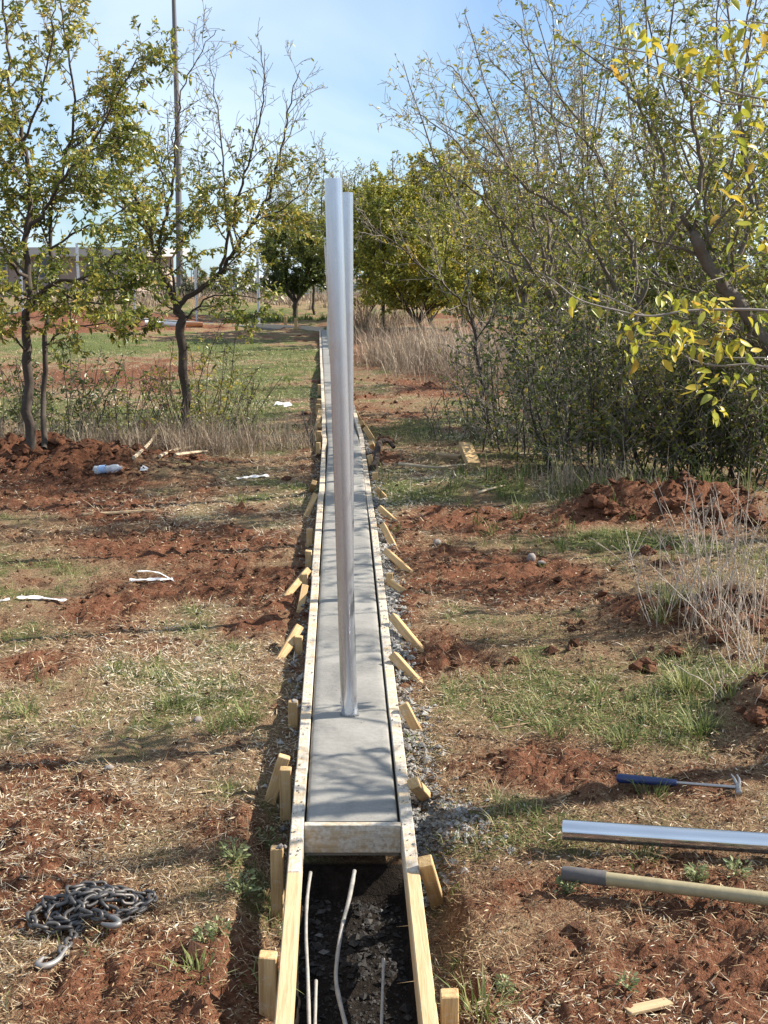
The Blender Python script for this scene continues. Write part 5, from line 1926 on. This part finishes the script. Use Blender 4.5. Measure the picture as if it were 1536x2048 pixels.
tuft((1370, 1385), 110, .17, 1, 'biggest yellow green grass clump in front of the dry weeds', .6)
tuft((1345, 1215), 90, .15, 2, 'pale green grass clump beside the dry weed stems', .62)
tuft((1320, 1240), 60, .11, 3, 'smaller grass clump left of the pale green one', .6)
tuft((1400, 1470), 90, .12, 4, 'green grass clump near the dark clod at the right edge', .4)
tuft((1250, 1490), 70, .10, 5, 'green grass clump above the hammer', .4)
tuft((1110, 1470), 60, .09, 6, 'green grass clump below the slender stalk', .4)
tuft((500, 1440), 80, .11, 7, 'bright grass clump beside the left form shadow', .45)
tuft((445, 1465), 60, .08, 8, 'low grass clump left of the bright one', .4)
tuft((340, 1420), 60, .09, 9, 'grass clump in the sunny left foreground', .45)
tuft((60, 1430), 60, .10, 10, 'grass clump by the left edge', .4)
tuft((330, 1360), 50, .07, 11, 'small grass clump above the sunny left foreground', .45)
tuft((400, 1955), 50, .08, 12, 'grass clump right of the chain toward the dug edge', .4)
tuft((530, 1990), 46, .09, 13, 'grass clump at the foot of the nearest left stake', .35)
tuft((960, 2050), 60, .10, 14, 'grass clump beside the nearest right stake at the bottom edge', .55)
tuft((1305, 1590), 60, .09, 15, 'grass clump below the hammer shaft', .45)
tuft((1290, 1730), 46, .07, 16, 'grass clump under the lying steel pipe', .45)


def broadleaf(px, n, h, seed, label):
    n = int(n * 1.7); h *= .85
    rg = np.random.default_rng(seed)
    p = gp(*px)
    az = rg.uniform(0, 6.283, n); rr_ = rg.random(n) ** .5 * h * .9
    P = np.stack([np.cos(az) * rr_ * .6, np.sin(az) * rr_ * .6, rg.random(n) * h * .7 + .004], -1)
    el = rg.uniform(-.1, 1.0, n)
    D = np.stack([np.cos(az) * np.cos(el), np.sin(az) * np.cos(el), np.sin(el)], -1)
    V, q = leaf_geom(P, D, .016, .5)
    tn = np.clip(rg.normal(.38, .16, n), 0, 1)
    root = empty('broadleaf_weed', p); tag(root, label, 'weed', 'small leafy weeds')
    o = mobj('leaves', mk_mesh('leaves', V, q, None, [M['weed_leaf']], False, {'tint': ('FACE', np.concatenate([tn, tn]))}), root); o['kind'] = 'stuff'
    st = [([(0, 0, -.01), tuple(P[i] * .5), tuple(P[i])], [.0014, .0012, .001]) for i in range(0, n, 4)]
    V, q = tubes(st, 3); o = mobj('stems', mk_mesh('stems', V, q, None, [M['weed_leaf']], False, {'tint': ('FACE', np.full(len(q), .3))}), root); o['kind'] = 'stuff'


M['weed_leaf'] = m_tint('pale_weed_leaf', [(0, (.10, .13, .05)), (.5, (.24, .27, .12)), (1, (.42, .44, .26))], .55, .35, .25)
broadleaf((470, 1722), 60, .085, 1, 'pale leafy weed at the brink of the dug edge left of the end board')
broadleaf((534, 1698), 46, .08, 2, 'leafy weed right behind the cement topped stake')
broadleaf((486, 1800), 60, .10, 3, 'leafy weed hanging over the left dug edge')
broadleaf((410, 1893), 34, .055, 4, 'small leafy weed between the chain and the dug edge')
broadleaf((440, 1868), 30, .05, 5, 'smaller leafy weed above the one by the dug edge')
broadleaf((1392, 1770), 50, .06, 6, 'pale leafy weed between the lying pipe and the yellow handle')
broadleaf((1475, 1755), 40, .065, 7, 'leafy weed under the right part of the lying pipe')
broadleaf((1135, 1795), 60, .06, 8, 'pale leafy weed at the grey end of the yellow handle')
broadleaf((1255, 1985), 26, .045, 9, 'tiny leafy weed on bare soil above the bark splinter')
broadleaf((1010, 1985), 40, .05, 10, 'leafy weed on the soil right of the nearest right stake')
curl([(1290, 1782, .03), (1302, 1795, .03), (1312, 1812, .0)], .003, .0015, 'dark twig lying across the yellow handle', 'root', .02)


def weed(px, n, h, seed, label, spread=.09):
    rr = random.Random(seed)
    p = gp(*px)
    T = Plant(seed, lambda *a: 0, .02, .0012, spacing=(.10, .08, .06), ratio=(.4, .5, .4), twig_len=h * .6, levels=1, trop=.10, angle=(18, 40))
    heads = []
    for k in range(n):
        f = p + Vector((rr.gauss(0, spread * .6), rr.gauss(0, spread * .6), -.02))
        t = f + Vector((rr.gauss(0, spread * 1.5), rr.gauss(0, spread), h * rr.uniform(.5, 1.05)))
        m_ = f.lerp(t, .5) + Vector((rr.gauss(0, .015), 0, 0))
        T.limb([f, m_, t], .0023, .0013, 0, .004, .45, 1.0)
        heads.append(t)
    root = empty('dry_weed', p)
    tag(root, label, 'weed', 'dry weeds at the right edge')
    for l in T.main:
        V, q = tubes([l], 4)
        mobj('stem', mk_mesh('stem', V - np.array(tuple(p)), q, None, [M['pale_weed']], True), root)
    if T.twigs:
        V, q = tubes(T.twigs, 3)
        o = mobj('twigs', mk_mesh('twigs', V - np.array(tuple(p)), q, None, [M['pale_weed']]), root); o['kind'] = 'stuff'
        heads += [Vector(l[0][-1]) for l in T.twigs if rr.random() < .55]
    H = np.array([tuple(v - p) for v in heads])
    V, F, k = lumps(H[:, 0], H[:, 1], H[:, 2], np.array([rr.uniform(.004, .009) for _ in heads]), 1.0, .4, False)
    o = mobj('seed_heads', mk_mesh('seed_heads', V, None, F, [M['seed']]), root); o['kind'] = 'stuff'


M['pale_weed'] = m_plain('dry_weed_stem', (.50, .42, .34), .85, .2, .4, 25, 0)
M['seed'] = m_plain('dry_seed_head', (.36, .27, .19), .9, .1, .5, 90, 0)
weed((1420, 1240), 22, .62, 301, 'dry weed with round seed heads, tallest at the right edge')
weed((1490, 1210), 20, .62, 302, 'dry weed with seed heads closest to the right edge')
weed((1335, 1240), 12, .44, 303, 'thin dry weed standing left of the taller ones')
weed((1500, 1330), 16, .42, 304, 'tangled dry weed low on the right edge')
weed((1390, 1100), 10, .34, 305, 'dry weed behind the right berm clods')
weed((1280, 1130), 6, .26, 306, 'sparse dry weed at the right end of the green grass')
weed((1440, 1390), 8, .24, 307, 'short dry weed leaning over the lower right grass')


# ---- near tree whose branches hang into the picture from the right
def leaf_mesh(fold, cv):
    prof_ = [(0, .04), (.10, .26), (.28, .45), (.5, .48), (.72, .36), (.88, .17), (1.0, .0)]
    V = []; Q = []; Tt = []
    for t, w in prof_:
        z = cv * t * t
        V += [(-w * .5, t, z + fold * w), (0, t, z), (w * .5, t, z + fold * w)]
    for i in range(len(prof_) - 1):
        a = i * 3
        Q += [(a, a + 1, a + 4, a + 3), (a + 1, a + 2, a + 5, a + 4)]
    return V, Q


LEAF_COLS = [(.46, .44, .05), (.62, .50, .06), (.34, .37, .05), (.66, .48, .06), (.56, .33, .06), (.50, .48, .09)]
LEAF_ME = []
for k, c in enumerate(LEAF_COLS):
    m, n, l, bb2 = mat('hanging_leaf_colour', .42, .4)
    nn = noise(n, l, tex(n), 5, 3)
    oi = n.new('ShaderNodeObjectInfo')
    cc = mixc(n, l, mrange(n, l, nn.outputs['Fac'], .35, .7, 0, .5), c, (c[0] * .6, c[1] * .72, c[2] * .5))
    cc = mixc(n, l, mrange(n, l, oi.outputs['Random'], 0, 1, 0, .4), cc, (.20, .24, .04))
    l.new(cc, bb2.inputs['Base Color'])
    tr = n.new('ShaderNodeBsdfTranslucent'); l.new(cc, tr.inputs['Color'])
    mx = n.new('ShaderNodeMixShader'); mx.inputs[0].default_value = .4
    l.new(bb2.outputs[0], mx.inputs[1]); l.new(tr.outputs[0], mx.inputs[2]); l.new(mx.outputs[0], n['Material Output'].inputs['Surface'])
    for fold, cv in ((.35, -.25), (.15, .18)):
        V, Q = leaf_mesh(fold, cv)
        me = mk_mesh('leaf', V, Q, None, [m]); me.shade_smooth()
        LEAF_ME.append(me)


def near_tree():
    bx, YN = 2.72, 4.55
    b = Vector((bx, YN, float(gz(bx, YN))))
    root = empty('overhanging_tree', b)
    tag(root, 'near tree beyond the right edge, hanging yellow leaved branches into the picture', 'tree')
    Bn = np.array(tuple(b)); inv = -b
    lf = lambda x, y, z, lev: .5
    T = Plant(55, lf, .06, .0016, spacing=(.12, .09, .06), ratio=(.55, .5, .5), twig_len=.6, leaf_gap=.05)
    tk = [b - Vector((0, 0, .1)), b + Vector((.02, 0, .7)), b + Vector((-.03, .05, 1.3)), b + Vector((0, 0, 1.9))]
    q = crom(tk, 5)
    V, qq = tubes([([tuple(v) for v in q], list(np.linspace(.07, .05, len(q))))], 12)
    mobj('trunk', mk_mesh('trunk', V - Bn, qq, None, [M['bark']], True), root)
    # the crown out of view to the right
    fork = tk[-1]
    for k, e in enumerate(((.5, .2, 3.6), (.3, -.5, 3.1), (-.1, -.1, 3.9), (-.95, .12, 1.75), (-.75, -.15, 2.9), (-.6, .2, 2.15), (-1.15, .3, 1.55), (.6, -.3, 2.4))):
        ev = Vector((b.x + e[0] * .75, b.y + e[1], b.z + e[2]))
        T.limb([fork, fork.lerp(ev, .5) + Vector((.05, 0, .1)), ev], .03, .005)
    for l in T.main:
        V, qq = tubes([l], 7)
        mobj('limb', mk_mesh('limb', V - Bn, qq, None, [M['bark']], True), root)
    if T.limbs:
        V, qq = tubes(T.limbs, 5)
        o = mobj('boughs', mk_mesh('boughs', V - Bn, qq, None, [M['bark']], True), root); o['kind'] = 'stuff'
    V, qq = tubes(T.twigs, 3)
    o = mobj('twigs', mk_mesh('twigs', V - Bn, qq, None, [M['twig']], True), root); o['kind'] = 'stuff'
    P = np.array(T.lp)
    tn = np.clip(RNG.normal(.4, .25, len(P)), 0, 1)
    V, qq = leaf_geom(P, T.ld, .06)
    o = mobj('foliage', mk_mesh('foliage', V - Bn, qq, None, [M['leaf_yellow']], False, {'tint': ('FACE', np.concatenate([tn, tn]))}), root); o['kind'] = 'stuff'

    rr = random.Random(77)
    def branch(px, Y, dy, r0, r1):
        pp = path(px, Y, dy)
        if px[0][0] >= 1600:
            pp = [Vector((b.x - .03, b.y + .02, min(pp[0].z - .12, fork.z)))] + pp
        pts = crom(pp, 6)
        V, qq = tubes([([tuple(v) for v in pts], list(np.linspace(r0, r1, len(pts))))], 8)
        o = mobj('branch', mk_mesh('branch', V - Bn, qq, None, [M['near_twig']], True), root)
        return o, pts
    def leaf_cluster(br, px, Y, n, sx, sy, size=.056, pale=.5):
        """leaves hung about the twigs near a place"""
        for k in range(n):
            p = at(px[0] + rr.gauss(0, sx), px[1] + rr.gauss(0, sy), Y + rr.gauss(0, .07))
            az = rr.uniform(0, 6.283)
            droop = rr.uniform(-1.45, -.1) if rr.random() < .8 else rr.uniform(-.2, .5)
            d = Vector((math.cos(az) * math.cos(droop), math.sin(az) * math.cos(droop) * .7, math.sin(droop))).normalized()
            s = d.cross(Vector((rr.gauss(0, .5), rr.gauss(0, .5), 1))).normalized()
            nn_ = s.cross(d)
            sc = size * rr.uniform(.65, 1.15)
            m = Matrix((s, d, nn_)).transposed().to_4x4()
            me = LEAF_ME[rr.choice((0, 0, 1, 1, 2, 3, 3, 4, 5)) * 2 + rr.randrange(2)]
            o = bpy.data.objects.new('leaf', me)
            link(o, br)
            m = Matrix.Translation(p + inv) @ m @ Matrix.Scale(sc, 4)
            o.matrix_basis = m
    YL = 5.1
    b1, p1 = branch([(1700, 640), (1536, 621), (1440, 619), (1370, 622), (1300, 632), (1240, 622), (1160, 600), (1112, 565), (1070, 540)], YL, -.1, .0065, .0018)
    b2, p2 = branch([(1700, 745), (1536, 734), (1500, 728), (1430, 731), (1370, 712), (1330, 668), (1298, 638)], YL, .05, .006, .002)
    b3, p3 = branch([(1536, 716), (1450, 715), (1410, 705), (1375, 690)], YL + .1, 0, .003, .0015)
    b4, p4 = branch([(1500, 728), (1475, 760), (1450, 790), (1440, 815)], YL, 0, .002, .0012)
    b5, p5 = branch([(1375, 710), (1390, 760), (1395, 790)], YL, 0, .002, .0012)
    b6, p6 = branch([(1290, 632), (1230, 600), (1180, 580), (1130, 560)], YL + .1, .1, .003, .0012)
    C = leaf_cluster
    C(b1, (1330, 590), YL, 7, 14, 8); C(b1, (1390, 598), YL, 9, 22, 9); C(b1, (1430, 600), YL, 10, 22, 9); C(b1, (1450, 625), YL, 6, 20, 12)
    C(b1, (1145, 600), YL, 3, 6, 8); C(b1, (1185, 605), YL, 4, 12, 10); C(b1, (1255, 650), YL, 9, 12, 24); C(b1, (1290, 650), YL, 9, 14, 24)
    C(b2, (1345, 660), YL, 12, 16, 18); C(b2, (1380, 665), YL, 12, 18, 20); C(b2, (1330, 690), YL, 8, 14, 14); C(b2, (1420, 680), YL, 10, 26, 18); C(b2, (1480, 695), YL, 9, 22, 14)
    C(b2, (1500, 640), YL, 6, 22, 14); C(b3, (1440, 700), YL, 9, 26, 10)
    C(b5, (1395, 765), YL, 9, 12, 20); C(b5, (1440, 750), YL, 8, 18, 12); C(b4, (1430, 795), YL, 8, 10, 20); C(b4, (1490, 755), YL, 7, 16, 14); C(b1, (1275, 690), YL, 7, 12, 16)
    # upper branches
    YU = 5.3
    u1, _ = branch([(1700, 230), (1536, 200), (1450, 180), (1390, 150), (1310, 110), (1230, 95), (1180, 80)], YU, .1, .006, .0018)
    u2, _ = branch([(1700, 260), (1536, 215), (1440, 205), (1370, 165), (1300, 130), (1250, 100)], YU + .1, 0, .005, .0018)
    u3, _ = branch([(1700, 60), (1600, 60), (1520, 45), (1440, 42), (1400, 60)], YU, 0, .004, .0015)
    u4, _ = branch([(1700, 520), (1600, 430), (1536, 380), (1500, 330), (1480, 280)], YU, 0, .004, .0015)
    C(u1, (1280, 62), YU, 9, 14, 9); C(u1, (1310, 85), YU, 10, 22, 14); C(u1, (1350, 100), YU, 8, 20, 12); C(u1, (1240, 135), YU, 9, 20, 16); C(u1, (1255, 48), YU, 2, 8, 4)
    C(u2, (1405, 130), YU, 10, 16, 14); C(u2, (1430, 140), YU, 8, 16, 14); C(u2, (1365, 120), YU, 6, 14, 14)
    C(u3, (1450, 55), YU, 9, 26, 10); C(u3, (1510, 60), YU, 16, 22, 26); C(u3, (1500, 120), YU, 12, 28, 26); C(u3, (1440, 100), YU, 7, 22, 16)
    C(u4, (1505, 200), YU, 12, 24, 34); C(u4, (1510, 300), YU, 14, 22, 36); C(u4, (1490, 400), YU, 11, 26, 36); C(u4, (1515, 480), YU, 11, 18, 36); C(u4, (1450, 330), YU, 7, 22, 40); C(u4, (1400, 230), YU, 6, 22, 26)


M['near_twig'] = m_plain('smooth_grey_twig', (.26, .225, .20), .7, .3, .4, 30, .2)
near_tree()

# ------------------------------------------------------------------ far things
def box(name, x0, x1, y0, y1, z0, z1, material, parent=None):
    V = [(x, y, z) for x in (x0, x1) for y in (y0, y1) for z in (z0, z1)]
    Q = [(0, 1, 3, 2), (4, 6, 7, 5), (0, 4, 5, 1), (2, 3, 7, 6), (0, 2, 6, 4), (1, 5, 7, 3)]
    return mobj(name, mk_mesh(name, V, Q, None, [M[material]]), parent)


# low building at far left
YB = 62.0
p = at(0, 612, YB)
gzb = float(gz(p.x, YB, False))
xl = at(-60, 600, YB).x; xr = at(268, 600, YB).x
zt = at(300, 497, YB).z
root = empty('low_building', (xr, YB, gzb)); tag(root, 'long low tan building with a pale roof edge behind the left trees', 'building')
def bpart(nm, x0, x1, y0, y1, z0, z1, m):
    return box(nm, x0 - xr, x1 - xr, y0 - YB, y1 - YB, z0 - gzb, z1 - gzb, m, root)
bpart('wall', xl, xr, YB, YB + 12, gzb - .3, zt - .35, 'wall')
bpart('roof', xl - .6, xr + .8, YB - .7, YB + 12.7, zt - .35, zt + .05, 'trim')
for k in range(6):
    xa = xr - 1.6 - k * 2.3
    w_ = bpart('window', xa - .55, xa + .55, YB - .06, YB - .003, gzb + .9, gzb + 2.2, 'trim')
    pn = bpart('pane', xa - .47, xa + .47, YB - .075, YB - .062, gzb + 1.0, gzb + 2.1, 'glass'); pn.parent = w_
bpart('door', xr - .9, xr - .1, YB - .06, YB - .003, gzb, gzb + 2.05, 'trim')

# chain link fence far beyond the corner
YF = 95.0
x0 = at(300, 600, YF).x; x1 = at(720, 600, YF).x
root = empty('wire_fence', (x0, YF, float(gz(x0, YF)))); tag(root, 'tall wire fence beyond the tawny grass in the gap between trees', 'fence')
zb = float(gz((x0 + x1) / 2, YF, False)); 
zt2 = at(500, 538, YF).z
inv = Vector((-x0, -YF, -float(gz(x0, YF))))
k = 0
xs = np.arange(x0, x1 + .1, (x1 - x0) / 5)
for xx in xs:
    V, q = tubes([([(xx, YF, zb - .3), (xx, YF, (zb + zt2) / 2), (xx, YF, zt2)], [.035] * 3)], 6)
    mobj('fence_pole', mk_mesh('fence_pole', V + np.array(tuple(inv)), q, None, [M['dark_metal']]), root)
wires = []
for zz in np.linspace(zb + .05, zt2, 12):
    wires.append(([(x0, YF, zz), ((x0 + x1) / 2, YF, zz - .01), (x1, YF, zz)], [.007] * 3))
for xx in np.arange(x0, x1, .25):
    wires.append(([(xx, YF, zb), (xx, YF, (zb + zt2) / 2), (xx, YF, zt2)], [.004] * 3))
V, q = tubes(wires, 3)
o = mobj('wire_mesh', mk_mesh('wire_mesh', V + np.array(tuple(inv)), q, None, [M['galv']]), root); o['kind'] = 'stuff'


def car(px, Y, label, paint, van=False, flip=False):
    p = at(px, 600, Y); z = float(gz(p.x, Y, False))
    root = empty('parked_car', (p.x, Y, z)); tag(root, label, 'car', 'cars parked beyond the wire fence')
    root.rotation_euler.z = math.radians(66 if flip else 58)
    if van:
        prof_ = [(-2.3, .35), (-2.3, 1.0), (-2.1, 1.25), (-1.5, 1.9), (1.9, 1.95), (2.3, 1.6), (2.35, .35)]
    else:
        prof_ = [(-2.2, .35), (-2.2, .8), (-1.2, .95), (-.6, 1.4), (.9, 1.42), (1.6, 1.0), (2.2, .9), (2.2, .35)]
    s = -1 if flip else 1
    n = len(prof_)
    V = [(x * s, yy, zz) for yy in (-.85, .85) for x, zz in prof_]
    Q = [(i, (i + 1) % n, (i + 1) % n + n, i + n) for i in range(n)]
    mobj('body', mk_mesh('body', V, Q, None, [M[paint]], polys=[list(range(n))[::-1], list(range(n, 2 * n))]), root)
    for wx in (-1.4, 1.4):
        for wy in (-.80, .80):
            V, q2, P2 = tube([(wx, wy - .1, .33), (wx, wy + .1, .33)], .33, 14)
            mobj('wheel', mk_mesh('wheel', [tuple(v) for v in V], q2, None, [M['tyre']], polys=P2), root)
    zz0, zz1 = (1.15, 1.7) if van else (.98, 1.32)
    for a, b_ in ((-.75, .1), (.2, .95)):
        V = [(x * s, -.86, z_) for x, z_ in ((a, zz0), (b_, zz0), (b_ - .05, zz1), (a + .1, zz1))] + [(x * s, -.88, z_) for x, z_ in ((a, zz0), (b_, zz0), (b_ - .05, zz1), (a + .1, zz1))]
        mobj('window', mk_mesh('window', V, [(4, 5, 6, 7), (0, 1, 5, 4), (1, 2, 6, 5), (2, 3, 7, 6), (3, 0, 4, 7)], None, [M['glass']]), root)


car(505, 112, 'white van parked beyond the wire fence, left of the corner post', 'car_white', True)
car(568, 116, 'blue car parked beyond the wire fence beside the dark round tree', 'car_blue')
car(440, 118, 'silver car parked beyond the wire fence behind the forked tree', 'car_white', False, True)

# tall pole
YP = 58.0
pb_ = at(360, 600, YP)
zb = float(gz(pb_.x, YP, False))
root = empty('tall_pole', (pb_.x, YP, zb)); tag(root, 'tall grey lighting pole rising out of the picture behind the forked tree', 'pole')
pts = [Vector((pb_.x, YP, zb - .2)), at(355, 250, YP), at(347, -20, YP)]
top = pts[-1] + (pts[-1] - pts[-2]).normalized() * 3
V, q = tubes([([tuple(v) for v in pts + [top]], [.15, .115, .085, .07])], 12)
mobj('shaft', mk_mesh('shaft', V - np.array((pb_.x, YP, zb)), q, None, [M['dark_metal']], True), root)
o_ = top - Vector((pb_.x, YP, zb))
box('lamp_bar', o_.x - 1.2, o_.x + 1.2, o_.y - .08, o_.y + .08, o_.z - .1, o_.z + .06, 'dark_metal', root)
for k in range(4):
    box('floodlight', o_.x - 1.1 + k * .6, o_.x - .7 + k * .6, o_.y - .35, o_.y - .09, o_.z - .2, o_.z + .2, 'trim', root)

# pipes lying on the far dirt
def lying(px0, px1, r, label, material):
    a = gp(*px0) + Vector((0, 0, r * .8)); b_ = gp(*px1) + Vector((0, 0, r * .8))
    V, q2, P2 = tube([a, a.lerp(b_, .5), b_], r, 12)
    me = mk_mesh('lying_pipe', [tuple(v) for v in V], q2, None, [M[material]], polys=P2); me.shade_smooth()
    me.set_sharp_from_angle(angle=.8)
    tag(mobj('lying_pipe', me), label, 'pipe')
lying((290, 654), (366, 655), .06, 'white plastic pipe lying on far red earth left of the forked trunk', 'pipe_white')
lying((372, 655), (405, 655), .06, 'orange plastic pipe lying on far red earth right of the forked trunk', 'pipe_orange')

# far belt of trees along the horizon
def woodland():
    rg = np.random.default_rng(9)
    n = 22000
    A = rg.uniform(-.36, .36, n)
    Yd = rg.uniform(380, 520, n)
    X = A * Yd
    Hh = 5.0 + 3.0 * fbm(X * .03, Yd * .01, 3, 95) + 1.6 * vnoise(X * .15, Yd * .05, 96)
    Hh = Hh - 1.5 * (A < -.03)
    z = rg.random(n) ** .8 * np.clip(Hh, 1.5, 9)
    P = np.stack([X, Yd, zs(Yd) - .1 + z], -1)
    D = rg.normal(size=(n, 3)); D /= np.linalg.norm(D, axis=1, keepdims=True)
    V, t = leaf_diamond(P, D, 2.3, .7)
    tn = np.clip(rg.normal(.35, .2, n), 0, 1)
    me = mk_mesh('far_woodland', V, None, t, [M['leaf_haze']], False, {'tint': ('FACE', np.concatenate([tn, tn]))})
    tag(mobj('far_woodland', me), 'distant grey green belt of trees along the horizon', 'woodland', kind='stuff')
woodland()
